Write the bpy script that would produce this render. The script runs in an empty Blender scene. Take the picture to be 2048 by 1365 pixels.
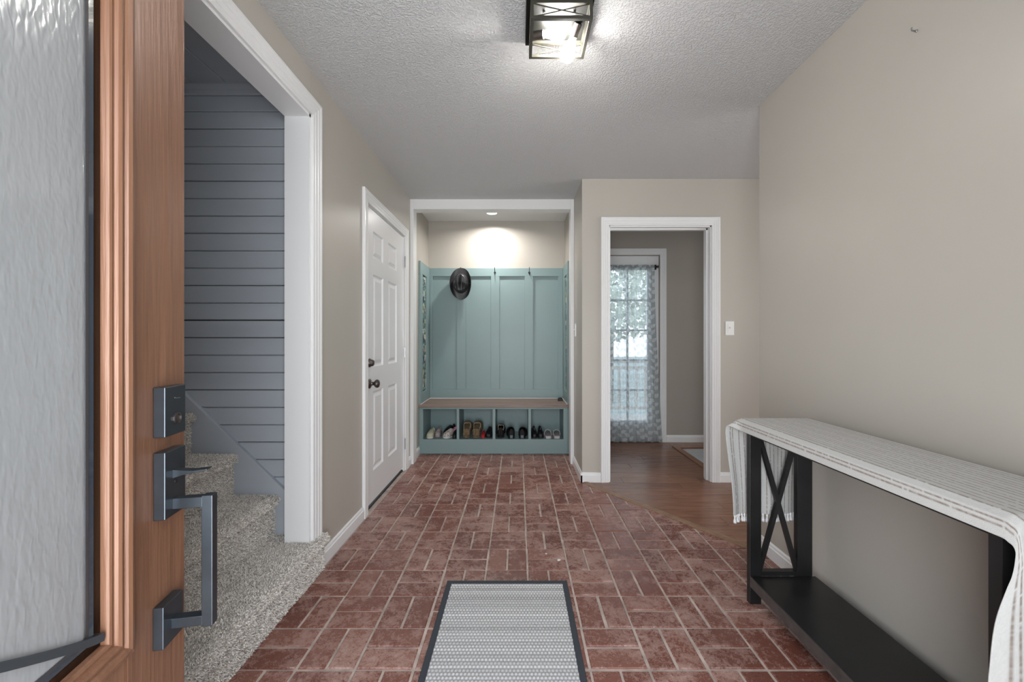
import bpy, bmesh, math, random
import numpy as np
from mathutils import Vector, Matrix

random.seed(7)
np.random.seed(7)
scene = bpy.context.scene
COL = scene.collection
PI = math.pi

# ------------------------------------------------------------------ camera
FPX = 820.0                      # focal length in pixels of the 2048 x 1365 frame
EYE = 1.146
cam_data = bpy.data.cameras.new('camera')
cam = bpy.data.objects.new('camera', cam_data)
COL.objects.link(cam)
cam.location = (0, 0, EYE)
cam.rotation_euler = (PI / 2, 0, 0)
cam_data.sensor_width = 36.0
cam_data.lens = FPX / 2048 * 36.0
cam_data.shift_x = -12.0 / 2048
cam_data.shift_y = -2.5 / 2048
cam_data.clip_start = 0.02
scene.camera = cam

# ------------------------------------------------------------------ world, lights, exposure
scene.view_settings.view_transform = 'Standard'
scene.view_settings.look = 'None'
scene.view_settings.gamma = 1.0
scene.view_settings.use_curve_mapping = False
scene.view_settings.exposure = 0.0
scene.cycles.use_denoising = True
scene.cycles.max_bounces = 10
scene.cycles.diffuse_bounces = 6
scene.cycles.transparent_max_bounces = 16
scene.cycles.sample_clamp_indirect = 6.0
scene.cycles.caustics_reflective = False
scene.cycles.caustics_refractive = False

world = bpy.data.worlds.new('overcast_sky')
scene.world = world
world.use_nodes = True
wn, wl = world.node_tree.nodes, world.node_tree.links
wbg = wn['Background']
wtc = wn.new('ShaderNodeTexCoord')
wsep = wn.new('ShaderNodeSeparateXYZ')
wramp = wn.new('ShaderNodeValToRGB')
wl.new(wtc.outputs['Generated'], wsep.inputs[0])
wl.new(wsep.outputs['Z'], wramp.inputs[0])
wramp.color_ramp.elements[0].position = 0.0
wramp.color_ramp.elements[0].color = (0.80, 0.88, 0.94, 1)
wramp.color_ramp.elements[1].position = 0.7
wramp.color_ramp.elements[1].color = (0.62, 0.78, 1.0, 1)
wl.new(wramp.outputs[0], wbg.inputs[0])
wbg.inputs[1].default_value = 5.0


def area_light(name, loc, rot, sx, sy, power, color=(1, 1, 1), shape='RECTANGLE', spread=PI):
    d = bpy.data.lights.new(name, 'AREA')
    d.shape = shape
    d.size = sx
    d.size_y = sy
    d.energy = power
    d.color = color
    d.spread = spread
    o = bpy.data.objects.new(name, d)
    o.location = loc
    o.rotation_euler = rot
    COL.objects.link(o)
    return o


# daylight through the open front door, just behind the photographer
area_light('front_door_daylight', (0.0, -0.45, 0.98), (PI / 2, 0, 0), 0.95, 1.8, 50.0, (0.985, 0.99, 1.0))
# fill lamps added out of view: living room at right, far room beyond
area_light('living_room_fill', (4.3, 1.5, 1.4), (PI / 2, 0, PI / 2), 2.2, 1.5, 62.0, (0.97, 0.99, 1.0))
area_light('far_room_fill', (4.2, 3.95, 1.5), (PI / 2, 0, PI / 2), 0.8, 1.3, 16.0, (0.95, 0.98, 1.0))
# recessed lamp of the bench alcove
area_light('alcove_lamp_light', (-0.27, 4.24, 2.450), (0, 0, 0), 0.10, 0.10, 14.5, (1.0, 0.97, 0.93), 'DISK', math.radians(160))
BULB_STRENGTH = 215.0

# ------------------------------------------------------------------ helpers
WORLD = {}


def wm(o):
    return WORLD.get(o.name, Matrix.Identity(4))


def link(o):
    COL.objects.link(o)
    return o


def put_parent(o, parent, local=None):
    m = local if local is not None else Matrix.Identity(4)
    if parent is not None:
        o.parent = parent
        o.matrix_parent_inverse = Matrix.Identity(4)
    o.matrix_basis = m
    WORLD[o.name] = wm(parent) @ m if parent is not None else m.copy()


def tag(o, label=None, cat=None, group=None, kind=None):
    if label: o['label'] = label
    if cat: o['category'] = cat
    if group: o['group'] = group
    if kind: o['kind'] = kind
    return o


def thing(name, loc, label, cat, rotz=0.0, group=None, kind=None, mat4=None):
    o = bpy.data.objects.new(name, None)
    o.empty_display_size = 0.05
    link(o)
    m = mat4 if mat4 is not None else Matrix.Translation(Vector(loc)) @ Matrix.Rotation(rotz, 4, 'Z')
    o.matrix_basis = m
    WORLD[o.name] = m.copy()
    return tag(o, label, cat, group, kind)


def clip_poly(poly, a, b, c):
    """keep the part of a 2D polygon where a*x + b*y <= c"""
    out = []
    n = len(poly)
    for i in range(n):
        p, q = poly[i], poly[(i + 1) % n]
        dp = a * p[0] + b * p[1] - c
        dq = a * q[0] + b * q[1] - c
        if dp <= 0: out.append(p)
        if (dp < 0 < dq) or (dq < 0 < dp):
            t = dp / (dp - dq)
            out.append((p[0] + t * (q[0] - p[0]), p[1] + t * (q[1] - p[1])))
    return out


def poly_area(p):
    return 0.5 * sum(p[i][0] * p[(i + 1) % len(p)][1] - p[(i + 1) % len(p)][0] * p[i][1] for i in range(len(p)))


def inset_poly(p, d):
    n = len(p)
    out = []
    for i in range(n):
        a, b, c = Vector(p[i - 1]), Vector(p[i]), Vector(p[(i + 1) % n])
        e1, e2 = (b - a), (c - b)
        if e1.length < 1e-6 or e2.length < 1e-6:
            out.append(tuple(b)); continue
        e1.normalize(); e2.normalize()
        n1, n2 = Vector((-e1.y, e1.x)), Vector((-e2.y, e2.x))
        k = 1 + n1.dot(n2)
        m = (n1 + n2) / max(k, 0.3)
        out.append(tuple(b + m * d))
    return out


class MB:
    """collects geometry in world (or thing-local) coordinates and links it as ONE mesh object"""

    def __init__(self):
        self.v, self.f = [], []

    def add(self, vs, fs):
        o = len(self.v)
        self.v += [tuple(v) for v in vs]
        self.f += [tuple(i + o for i in f) for f in fs]
        return self

    def box(self, x0, x1, y0, y1, z0, z1):
        x0, x1 = min(x0, x1), max(x0, x1)
        y0, y1 = min(y0, y1), max(y0, y1)
        z0, z1 = min(z0, z1), max(z0, z1)
        vs = [(x0, y0, z0), (x1, y0, z0), (x1, y1, z0), (x0, y1, z0), (x0, y0, z1), (x1, y0, z1), (x1, y1, z1), (x0, y1, z1)]
        return self.add(vs, [(0, 3, 2, 1), (4, 5, 6, 7), (0, 1, 5, 4), (1, 2, 6, 5), (2, 3, 7, 6), (3, 0, 4, 7)])

    def prism(self, poly, fn, lo, hi, chamfer=0.0):
        """poly: CCW 2D outline, fn(a, b, h) -> point; extruded from h = lo to hi, optional chamfer at hi"""
        n = len(poly)
        rings = [[fn(a, b, lo) for a, b in poly]]
        if chamfer:
            rings.append([fn(a, b, hi - chamfer) for a, b in poly])
            rings.append([fn(a, b, hi) for a, b in inset_poly(poly, chamfer)])
        else:
            rings.append([fn(a, b, hi) for a, b in poly])
        vs = [p for r in rings for p in r]
        fs = [tuple(range(n))[::-1]]
        for k in range(len(rings) - 1):
            for i in range(n):
                j = (i + 1) % n
                fs.append((k * n + i, k * n + j, (k + 1) * n + j, (k + 1) * n + i))
        fs.append(tuple((len(rings) - 1) * n + i for i in range(n)))
        return self.add(vs, fs)

    def tube(self, path, r, n=8, cap=True):
        path = [Vector(p) for p in path]
        rs = r if isinstance(r, (list, tuple)) else [r] * len(path)
        t0 = (path[1] - path[0]).normalized()
        up = Vector((0, 0, 1)) if abs(t0.z) < 0.9 else Vector((1, 0, 0))
        a = t0.cross(up).normalized()
        vs, fs = [], []
        for i, p in enumerate(path):
            if i == 0: t = t0
            elif i == len(path) - 1: t = (path[i] - path[i - 1]).normalized()
            else: t = (path[i + 1] - path[i - 1]).normalized()
            a = (a - t * a.dot(t)).normalized()
            b = t.cross(a)
            for k in range(n):
                an = 2 * PI * k / n
                vs.append(p + (a * math.cos(an) + b * math.sin(an)) * rs[i])
        for i in range(len(path) - 1):
            for k in range(n):
                j = (k + 1) % n
                fs.append((i * n + k, i * n + j, (i + 1) * n + j, (i + 1) * n + k))
        if cap:
            fs.append(tuple(range(n))[::-1])
            fs.append(tuple((len(path) - 1) * n + k for k in range(n)))
        return self.add(vs, fs)

    def bar(self, p0, p1, w, h, side):
        """rectangular bar from p0 to p1; 'side' gives the direction of width w"""
        p0, p1, s = Vector(p0), Vector(p1), Vector(side).normalized()
        t = (p1 - p0).normalized()
        s = (s - t * s.dot(t)).normalized()
        u = t.cross(s)
        vs = []
        for p in (p0, p1):
            for a, b in ((-1, -1), (1, -1), (1, 1), (-1, 1)):
                vs.append(p + s * (a * w / 2) + u * (b * h / 2))
        return self.add(vs, [(0, 3, 2, 1), (4, 5, 6, 7), (0, 1, 5, 4), (1, 2, 6, 5), (2, 3, 7, 6), (3, 0, 4, 7)])

    def lathe(self, prof, origin, axis, n=24):
        """prof: list of (radius, distance along axis)"""
        o, t = Vector(origin), Vector(axis).normalized()
        up = Vector((0, 0, 1)) if abs(t.z) < 0.9 else Vector((1, 0, 0))
        a = t.cross(up).normalized()
        b = t.cross(a)
        vs, fs, idx = [], [], []
        for r, d in prof:
            if r < 1e-6:
                idx.append([len(vs)]); vs.append(o + t * d)
            else:
                idx.append(list(range(len(vs), len(vs) + n)))
                for k in range(n):
                    an = 2 * PI * k / n
                    vs.append(o + t * d + (a * math.cos(an) + b * math.sin(an)) * r)
        for i in range(len(prof) - 1):
            A, B = idx[i], idx[i + 1]
            for k in range(n):
                j = (k + 1) % n
                if len(A) == 1 and len(B) == 1: continue
                if len(A) == 1: fs.append((A[0], B[j], B[k]))
                elif len(B) == 1: fs.append((A[k], A[j], B[0]))
                else: fs.append((A[k], A[j], B[j], B[k]))
        return self.add(vs, fs)

    def sweep_u(self, fn, xl, xr, zb, zt, prof):
        """U-shaped casing: closed profile [(outward offset, height)] swept round an opening with mitred corners"""
        n = len(prof)
        rings = []
        for o, h in prof:
            rings.append([fn(xl - o, zb, h), fn(xl - o, zt + o, h), fn(xr + o, zt + o, h), fn(xr + o, zb, h)])
        vs = [rings[i][k] for k in range(4) for i in range(n)]
        fs = []
        for k in range(3):
            for i in range(n):
                j = (i + 1) % n
                fs.append((k * n + i, k * n + j, (k + 1) * n + j, (k + 1) * n + i))
        fs.append(tuple(range(n))[::-1])
        fs.append(tuple(3 * n + i for i in range(n)))
        return self.add(vs, fs)

    def sweep_rect(self, fn, x0, x1, z0, z1, prof):
        """closed rectangular frame: profile [(outward offset, height)] round the rectangle"""
        n = len(prof)
        vs, fs = [], []
        for sx, sz in ((0, 0), (0, 1), (1, 1), (1, 0)):
            for o, h in prof:
                vs.append(fn((x1 + o) if sx else (x0 - o), (z1 + o) if sz else (z0 - o), h))
        for k in range(4):
            k2 = (k + 1) % 4
            for i in range(n):
                j = (i + 1) % n
                fs.append((k * n + i, k * n + j, k2 * n + j, k2 * n + i))
        return self.add(vs, fs)

    def extrude_profile(self, prof, fn, lo, hi):
        """closed 2D profile extruded along h from lo to hi (same as prism, any orientation)"""
        return self.prism(prof, fn, lo, hi)

    def build(self, name, m, parent=None, local=False, smooth=False, bevel=0.0, segs=2, fix=True, kind=None, label=None):
        me = bpy.data.meshes.new(name)
        vs = self.v
        if parent is not None and not local:
            inv = wm(parent).inverted()
            vs = [tuple(inv @ Vector(v)) for v in vs]
        me.from_pydata(vs, [], self.f)
        if fix:
            bm = bmesh.new(); bm.from_mesh(me)
            bmesh.ops.recalc_face_normals(bm, faces=bm.faces)
            bm.to_mesh(me); bm.free()
        if m is not None: me.materials.append(m)
        o = bpy.data.objects.new(name, me)
        link(o)
        put_parent(o, parent)
        if smooth:
            me.polygons.foreach_set('use_smooth', [True] * len(me.polygons))
        if bevel:
            b = o.modifiers.new('bevel', 'BEVEL')
            b.width = bevel; b.segments = segs; b.limit_method = 'ANGLE'; b.angle_limit = math.radians(40)
            b.harden_normals = False
        if kind: o['kind'] = kind
        if label: o['label'] = label
        return o


def box_obj(name, x0, x1, y0, y1, z0, z1, m, parent=None, bevel=0.0, kind=None, local=False, label=None):
    return MB().box(x0, x1, y0, y1, z0, z1).build(name, m, parent, bevel=bevel, kind=kind, local=local, label=label)


def grid_mesh(name, V, m, parent=None, uv=None, col=None, smooth=True, keep=None, local=False, solid=0.0):
    """V: (nu, nv, 3) array of points -> one quad-grid mesh; uv (nu,nv,2) and col (nu,nv,3) optional; keep: (nu-1,nv-1) mask"""
    nu, nv = V.shape[:2]
    P = V.reshape(-1, 3).astype(np.float64)
    if parent is not None and not local:
        inv = np.array(wm(parent).inverted())
        P = P @ inv[:3, :3].T + inv[:3, 3]
    I = np.arange(nu * nv).reshape(nu, nv)
    q = np.stack([I[:-1, :-1], I[1:, :-1], I[1:, 1:], I[:-1, 1:]], -1).reshape(-1, 4)
    if keep is not None: q = q[keep.reshape(-1)]
    me = bpy.data.meshes.new(name)
    me.vertices.add(len(P)); me.vertices.foreach_set('co', P.ravel())
    me.loops.add(q.size); me.loops.foreach_set('vertex_index', q.ravel().astype(np.int32))
    me.polygons.add(len(q)); me.polygons.foreach_set('loop_start', (np.arange(len(q)) * 4).astype(np.int32))
    me.update(calc_edges=True)
    if smooth: me.polygons.foreach_set('use_smooth', np.ones(len(q), bool))
    if uv is not None:
        L = me.uv_layers.new(name='UVMap')
        L.data.foreach_set('uv', uv.reshape(-1, 2)[q.ravel()].astype(np.float32).ravel())
    if col is not None:
        ca = me.color_attributes.new('print', 'FLOAT_COLOR', 'POINT')
        c4 = np.ones((nu * nv, 4), np.float32); c4[:, :3] = col.reshape(-1, 3)
        ca.data.foreach_set('color', c4.ravel())
    me.materials.append(m)
    o = bpy.data.objects.new(name, me)
    link(o)
    put_parent(o, parent)
    if solid:
        s = o.modifiers.new('thick', 'SOLIDIFY'); s.thickness = solid; s.offset = 0
    return o


# ------------------------------------------------------------------ materials
def new_mat(name):
    m = bpy.data.materials.new(name)
    m.use_nodes = True
    return m, m.node_tree.nodes, m.node_tree.links, m.node_tree.nodes['Principled BSDF']


def N(nodes, kind, **inputs):
    n = nodes.new(kind)
    for k, v in inputs.items():
        n.inputs[k.replace('_', ' ')].default_value = v
    return n


def ramp(nodes, stops):
    r = nodes.new('ShaderNodeValToRGB')
    el = r.color_ramp.elements
    while len(el) < len(stops): el.new(0.5)
    for e, (p, c) in zip(el, stops):
        e.position = p
        e.color = (c, c, c, 1) if isinstance(c, (int, float)) else (*c, 1)
    return r


def plain(name, col, rough=0.5, metal=0.0, spec=0.5, var=0.0, vscale=4.0, bump=0.0, bscale=60.0, bdist=0.002, stretch=None, coat=0.0):
    """painted / plastic / metal surface with a little colour variation and relief, in world position"""
    m, n, l, p = new_mat(name)
    p.inputs['Base Color'].default_value = (*col, 1)
    p.inputs['Roughness'].default_value = rough
    p.inputs['Metallic'].default_value = metal
    p.inputs['Specular IOR Level'].default_value = spec
    p.inputs['Coat Weight'].default_value = coat
    geo = n.new('ShaderNodeNewGeometry')
    src = geo.outputs['Position']
    if stretch:
        mp = n.new('ShaderNodeMapping'); mp.inputs['Scale'].default_value = stretch
        l.new(src, mp.inputs[0]); src = mp.outputs[0]
    if var:
        t = N(n, 'ShaderNodeTexNoise', Scale=vscale, Detail=5.0)
        l.new(src, t.inputs['Vector'])
        r = ramp(n, [(0.3, tuple(c * (1 - var) for c in col)), (0.7, tuple(min(1, c * (1 + var)) for c in col))])
        l.new(t.outputs['Fac'], r.inputs[0]); l.new(r.outputs[0], p.inputs['Base Color'])
    if bump:
        t = N(n, 'ShaderNodeTexNoise', Scale=bscale, Detail=4.0)
        l.new(src, t.inputs['Vector'])
        b = N(n, 'ShaderNodeBump', Strength=bump, Distance=bdist)
        l.new(t.outputs['Fac'], b.inputs['Height']); l.new(b.outputs[0], p.inputs['Normal'])
    return m


M = {}
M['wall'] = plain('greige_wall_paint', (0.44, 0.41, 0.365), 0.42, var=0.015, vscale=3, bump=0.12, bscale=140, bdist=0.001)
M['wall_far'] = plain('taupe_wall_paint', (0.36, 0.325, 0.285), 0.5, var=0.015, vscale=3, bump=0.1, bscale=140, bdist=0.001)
M['white'] = plain('white_trim_paint', (0.75, 0.75, 0.75), 0.28, var=0.01, vscale=2, bump=0.06, bscale=40, bdist=0.001)
M['door_white'] = plain('white_door_paint', (0.71, 0.71, 0.715), 0.3, bump=0.1, bscale=30, bdist=0.001, stretch=(1, 1, 0.08))
M['teal'] = plain('teal_cabinet_paint', (0.212, 0.295, 0.296), 0.4, var=0.02, vscale=3, bump=0.06, bscale=60, bdist=0.001)
M['siding'] = plain('slate_board_paint', (0.385, 0.41, 0.445), 0.4, var=0.06, vscale=6, bump=0.25, bscale=25, bdist=0.002, stretch=(0.15, 1, 1))
M['copper'] = None
M['dark_metal'] = plain('gunmetal_hardware', (0.060, 0.070, 0.082), 0.3, metal=0.8, var=0.1, vscale=30)
M['bronze'] = plain('aged_bronze', (0.12, 0.105, 0.10), 0.3, metal=0.9, var=0.2, vscale=90)
M['black_metal'] = plain('black_metal', (0.012, 0.012, 0.013), 0.4, metal=0.3)
M['steel'] = plain('satin_steel', (0.38, 0.38, 0.38), 0.3, metal=1.0)
M['black_wood'] = plain('black_painted_wood', (0.011, 0.011, 0.0115), 0.36, var=0.3, vscale=8, bump=0.1, bscale=60, bdist=0.001)
M['grout'] = plain('pale_grout', (0.44, 0.36, 0.315), 0.85, var=0.3, vscale=14, bump=0.5, bscale=200, bdist=0.002)
M['dark_gap'] = plain('dark_gap', (0.02, 0.018, 0.016), 0.8)
M['plastic_white'] = plain('white_switch_plastic', (0.78, 0.78, 0.76), 0.3)
M['outside_wood'] = plain('porch_wood', (0.55, 0.50, 0.44), 0.7, var=0.15, vscale=6)
M['bark'] = plain('tree_bark', (0.12, 0.09, 0.07), 0.9, var=0.3, vscale=12, bump=0.6, bscale=20, bdist=0.02)
M['leaf'] = plain('tree_leaf', (0.50, 0.54, 0.44), 0.6, var=0.3, vscale=1.5)
M['lawn'] = plain('lawn_grass', (0.30, 0.34, 0.30), 0.9, var=0.3, vscale=3)


def copper_paint():
    m, n, l, p = new_mat('copper_brown_door_paint')
    geo = n.new('ShaderNodeNewGeometry')
    mp = n.new('ShaderNodeMapping'); mp.inputs['Scale'].default_value = (1.0, 1.0, 0.045)
    l.new(geo.outputs['Position'], mp.inputs[0])
    t = N(n, 'ShaderNodeTexNoise', Scale=150.0, Detail=4.0, Distortion=0.4)
    l.new(mp.outputs[0], t.inputs['Vector'])
    r = ramp(n, [(0.35, (0.172, 0.081, 0.045)), (0.7, (0.212, 0.104, 0.060))])
    l.new(t.outputs['Fac'], r.inputs[0]); l.new(r.outputs[0], p.inputs['Base Color'])
    p.inputs['Roughness'].default_value = 0.42
    p.inputs['Specular IOR Level'].default_value = 0.5
    p.inputs['Metallic'].default_value = 0.15
    t2 = N(n, 'ShaderNodeTexWave', Scale=14.0, Distortion=7.0, Detail=2.0)
    mp2 = n.new('ShaderNodeMapping'); mp2.inputs['Scale'].default_value = (1.0, 1.0, 0.10)
    l.new(geo.outputs['Position'], mp2.inputs[0]); l.new(mp2.outputs[0], t2.inputs['Vector'])
    ad = N(n, 'ShaderNodeMath'); ad.operation = 'ADD'
    l.new(t.outputs['Fac'], ad.inputs[0]); l.new(t2.outputs['Fac'], ad.inputs[1])
    b = N(n, 'ShaderNodeBump', Strength=0.45, Distance=0.002)
    l.new(ad.outputs[0], b.inputs['Height']); l.new(b.outputs[0], p.inputs['Normal'])
    return m


M['copper'] = copper_paint()


def popcorn():
    m, n, l, p = new_mat('textured_ceiling')
    p.inputs['Base Color'].default_value = (0.59, 0.59, 0.59, 1)
    p.inputs['Roughness'].default_value = 0.7
    geo = n.new('ShaderNodeNewGeometry')
    t = N(n, 'ShaderNodeTexNoise', Scale=115.0, Detail=3.0, Roughness=0.6)
    l.new(geo.outputs['Position'], t.inputs['Vector'])
    r = ramp(n, [(0.42, 0.0), (0.62, 1.0)])
    l.new(t.outputs['Fac'], r.inputs[0])
    b = N(n, 'ShaderNodeBump', Strength=0.7, Distance=0.005)
    l.new(r.outputs[0], b.inputs['Height']); l.new(b.outputs[0], p.inputs['Normal'])
    return m


M['ceiling'] = popcorn()


def brick_mat():
    m, n, l, p = new_mat('sealed_brick_paver')
    geo = n.new('ShaderNodeNewGeometry')
    oi = n.new('ShaderNodeObjectInfo')
    # every brick gets its own offset into the noise and its own tone
    ml = n.new('ShaderNodeVectorMath'); ml.operation = 'SCALE'
    cx = n.new('ShaderNodeCombineXYZ')
    l.new(oi.outputs['Random'], cx.inputs[2])
    l.new(cx.outputs[0], ml.inputs[0]); ml.inputs['Scale'].default_value = 0.6
    ad = n.new('ShaderNodeVectorMath'); ad.operation = 'ADD'
    l.new(geo.outputs['Position'], ad.inputs[0]); l.new(ml.outputs[0], ad.inputs[1])
    tone = ramp(n, [(0.0, (0.145, 0.051, 0.036)), (0.45, (0.176, 0.065, 0.046)), (0.8, (0.198, 0.078, 0.056)), (1.0, (0.228, 0.099, 0.073))])
    l.new(oi.outputs['Random'], tone.inputs[0])
    # pale worn haze: broad patches (continuous over bricks) broken by a fine crackle
    big = N(n, 'ShaderNodeTexNoise', Scale=2.6, Detail=3.0)
    l.new(geo.outputs['Position'], big.inputs['Vector'])
    fine = N(n, 'ShaderNodeTexNoise', Scale=42.0, Detail=6.0, Roughness=0.72, Distortion=0.8)
    l.new(ad.outputs[0], fine.inputs['Vector'])
    mid = N(n, 'ShaderNodeTexNoise', Scale=11.0, Detail=3.0)
    l.new(ad.outputs[0], mid.inputs['Vector'])
    s1 = N(n, 'ShaderNodeMath'); s1.operation = 'MULTIPLY_ADD'
    l.new(big.outputs['Fac'], s1.inputs[0]); s1.inputs[1].default_value = 0.75
    l.new(fine.outputs['Fac'], s1.inputs[2])
    s2 = N(n, 'ShaderNodeMath'); s2.operation = 'MULTIPLY_ADD'
    l.new(mid.outputs['Fac'], s2.inputs[0]); s2.inputs[1].default_value = 0.7
    l.new(s1.outputs[0], s2.inputs[2])
    hz = ramp(n, [(0.0, 0.0), (1.0, 1.0)])
    rid = N(n, 'ShaderNodeTexNoise', Scale=52.0, Detail=3.0, Distortion=1.6)
    l.new(ad.outputs[0], rid.inputs['Vector'])
    r1 = N(n, 'ShaderNodeMath'); r1.operation = 'SUBTRACT'; r1.inputs[1].default_value = 0.5
    l.new(rid.outputs['Fac'], r1.inputs[0])
    r2 = N(n, 'ShaderNodeMath'); r2.operation = 'ABSOLUTE'; l.new(r1.outputs[0], r2.inputs[0])
    r3 = ramp(n, [(0.0, 0.17), (0.045, 0.0)]); l.new(r2.outputs[0], r3.inputs[0])
    s3 = N(n, 'ShaderNodeMath'); s3.operation = 'ADD'
    l.new(s2.outputs[0], s3.inputs[0]); l.new(r3.outputs[0], s3.inputs[1])
    s2 = s3
    mr = n.new('ShaderNodeMapRange')
    mr.inputs['From Min'].default_value = 1.20; mr.inputs['From Max'].default_value = 1.56
    l.new(s2.outputs[0], mr.inputs['Value'])
    mul = N(n, 'ShaderNodeMath'); mul.operation = 'MULTIPLY'
    l.new(mr.outputs[0], mul.inputs[0]); mul.inputs[1].default_value = 0.85
    mx = n.new('ShaderNodeMix'); mx.data_type = 'RGBA'
    l.new(mul.outputs[0], mx.inputs['Factor'])
    l.new(tone.outputs[0], mx.inputs['A']); mx.inputs['B'].default_value = (0.45, 0.30, 0.255, 1)
    # dark flecks
    fl = N(n, 'ShaderNodeTexNoise', Scale=130.0, Detail=2.0)
    l.new(ad.outputs[0], fl.inputs['Vector'])
    flr = ramp(n, [(0.28, 0.55), (0.40, 1.0)])
    l.new(fl.outputs['Fac'], flr.inputs[0])
    mx2 = n.new('ShaderNodeMix'); mx2.data_type = 'RGBA'; mx2.blend_type = 'MULTIPLY'; mx2.inputs['Factor'].default_value = 1.0
    l.new(mx.outputs['Result'], mx2.inputs['A']); l.new(flr.outputs[0], mx2.inputs['B'])
    l.new(mx2.outputs['Result'], p.inputs['Base Color'])
    rr = n.new('ShaderNodeMapRange')
    rr.inputs['To Min'].default_value = 0.24; rr.inputs['To Max'].default_value = 0.62
    l.new(mr.outputs[0], rr.inputs['Value']); l.new(rr.outputs[0], p.inputs['Roughness'])
    b = N(n, 'ShaderNodeBump', Strength=0.35, Distance=0.0025)
    l.new(s2.outputs[0], b.inputs['Height']); l.new(b.outputs[0], p.inputs['Normal'])
    return m


M['brick'] = brick_mat()


def wood_mat(name, dark, light, rough, axis='X', rscale=1.0, gscale=1.0):
    m, n, l, p = new_mat(name)
    geo = n.new('ShaderNodeNewGeometry')
    oi = n.new('ShaderNodeObjectInfo')
    cx = n.new('ShaderNodeCombineXYZ')
    l.new(oi.outputs['Random'], cx.inputs[2])
    sc = n.new('ShaderNodeVectorMath'); sc.operation = 'SCALE'; sc.inputs['Scale'].default_value = 7.0
    l.new(cx.outputs[0], sc.inputs[0])
    ad = n.new('ShaderNodeVectorMath'); ad.operation = 'ADD'
    l.new(geo.outputs['Position'], ad.inputs[0]); l.new(sc.outputs[0], ad.inputs[1])
    mp = n.new('ShaderNodeMapping')
    mp.inputs['Scale'].default_value = {'X': (0.09, 1, 1), 'Y': (1, 0.09, 1), 'Z': (1, 1, 0.09)}[axis]
    l.new(ad.outputs[0], mp.inputs[0])
    t = N(n, 'ShaderNodeTexNoise', Scale=55.0 * gscale, Detail=6.0, Roughness=0.65, Distortion=0.5)
    l.new(mp.outputs[0], t.inputs['Vector'])
    mx = N(n, 'ShaderNodeMath'); mx.operation = 'MULTIPLY_ADD'
    l.new(oi.outputs['Random'], mx.inputs[0]); mx.inputs[1].default_value = 0.16 * rscale
    l.new(t.outputs['Fac'], mx.inputs[2])
    r = ramp(n, [(0.36, dark), (0.78, light)])
    l.new(mx.outputs[0], r.inputs[0]); l.new(r.outputs[0], p.inputs['Base Color'])
    p.inputs['Roughness'].default_value = rough
    b = N(n, 'ShaderNodeBump', Strength=0.12, Distance=0.001)
    l.new(t.outputs['Fac'], b.inputs['Height']); l.new(b.outputs[0], p.inputs['Normal'])
    return m


M['wood_floor'] = wood_mat('brown_hardwood', (0.140, 0.058, 0.033), (0.285, 0.136, 0.082), 0.26)
M['threshold'] = wood_mat('oak_threshold', (0.16, 0.090, 0.052), (0.28, 0.17, 0.105), 0.4)
M['seat_wood'] = wood_mat('worn_bench_wood', (0.15, 0.105, 0.085), (0.30, 0.215, 0.18), 0.45, gscale=0.7)
M['grey_tile'] = wood_mat('pale_grey_tile', (0.42, 0.44, 0.46), (0.60, 0.62, 0.64), 0.35)


def carpet_mat():
    m, n, l, p = new_mat('speckled_carpet')
    a = n.new('ShaderNodeVertexColor'); a.layer_name = 'print'
    l.new(a.outputs['Color'], p.inputs['Base Color'])
    p.inputs['Roughness'].default_value = 0.9
    p.inputs['Specular IOR Level'].default_value = 0.15
    return m


M['carpet_pile'] = carpet_mat()
M['carpet'] = plain('carpet_backing', (0.42, 0.39, 0.36), 0.95, var=0.4, vscale=120, bump=0.8, bscale=220, bdist=0.004)


def printed(name, rough=0.85, spec=0.2, bump=0.0, bscale=400.0, sheen=0.0):
    m, n, l, p = new_mat(name)
    a = n.new('ShaderNodeVertexColor'); a.layer_name = 'print'
    l.new(a.outputs['Color'], p.inputs['Base Color'])
    p.inputs['Roughness'].default_value = rough
    p.inputs['Specular IOR Level'].default_value = spec
    if sheen: p.inputs['Sheen Weight'].default_value = sheen
    if bump:
        geo = n.new('ShaderNodeNewGeometry')
        t = N(n, 'ShaderNodeTexNoise', Scale=bscale, Detail=2.0)
        l.new(geo.outputs['Position'], t.inputs['Vector'])
        b = N(n, 'ShaderNodeBump', Strength=bump, Distance=0.0015)
        l.new(t.outputs['Fac'], b.inputs['Height']); l.new(b.outputs[0], p.inputs['Normal'])
    return m


M['runner'] = printed('striped_cotton', bump=0.5, bscale=500, sheen=0.1)
M['floral'] = printed('floral_fabric', rough=0.6)
M['mat_weave'] = printed('woven_mat', rough=0.8, bump=0.3, bscale=600)
M['mat_border'] = plain('charcoal_mat_binding', (0.030, 0.036, 0.045), 0.75, bump=0.4, bscale=600, bdist=0.001)
M['tassel'] = plain('white_cotton_tassel', (0.72, 0.72, 0.72), 0.9)


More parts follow.
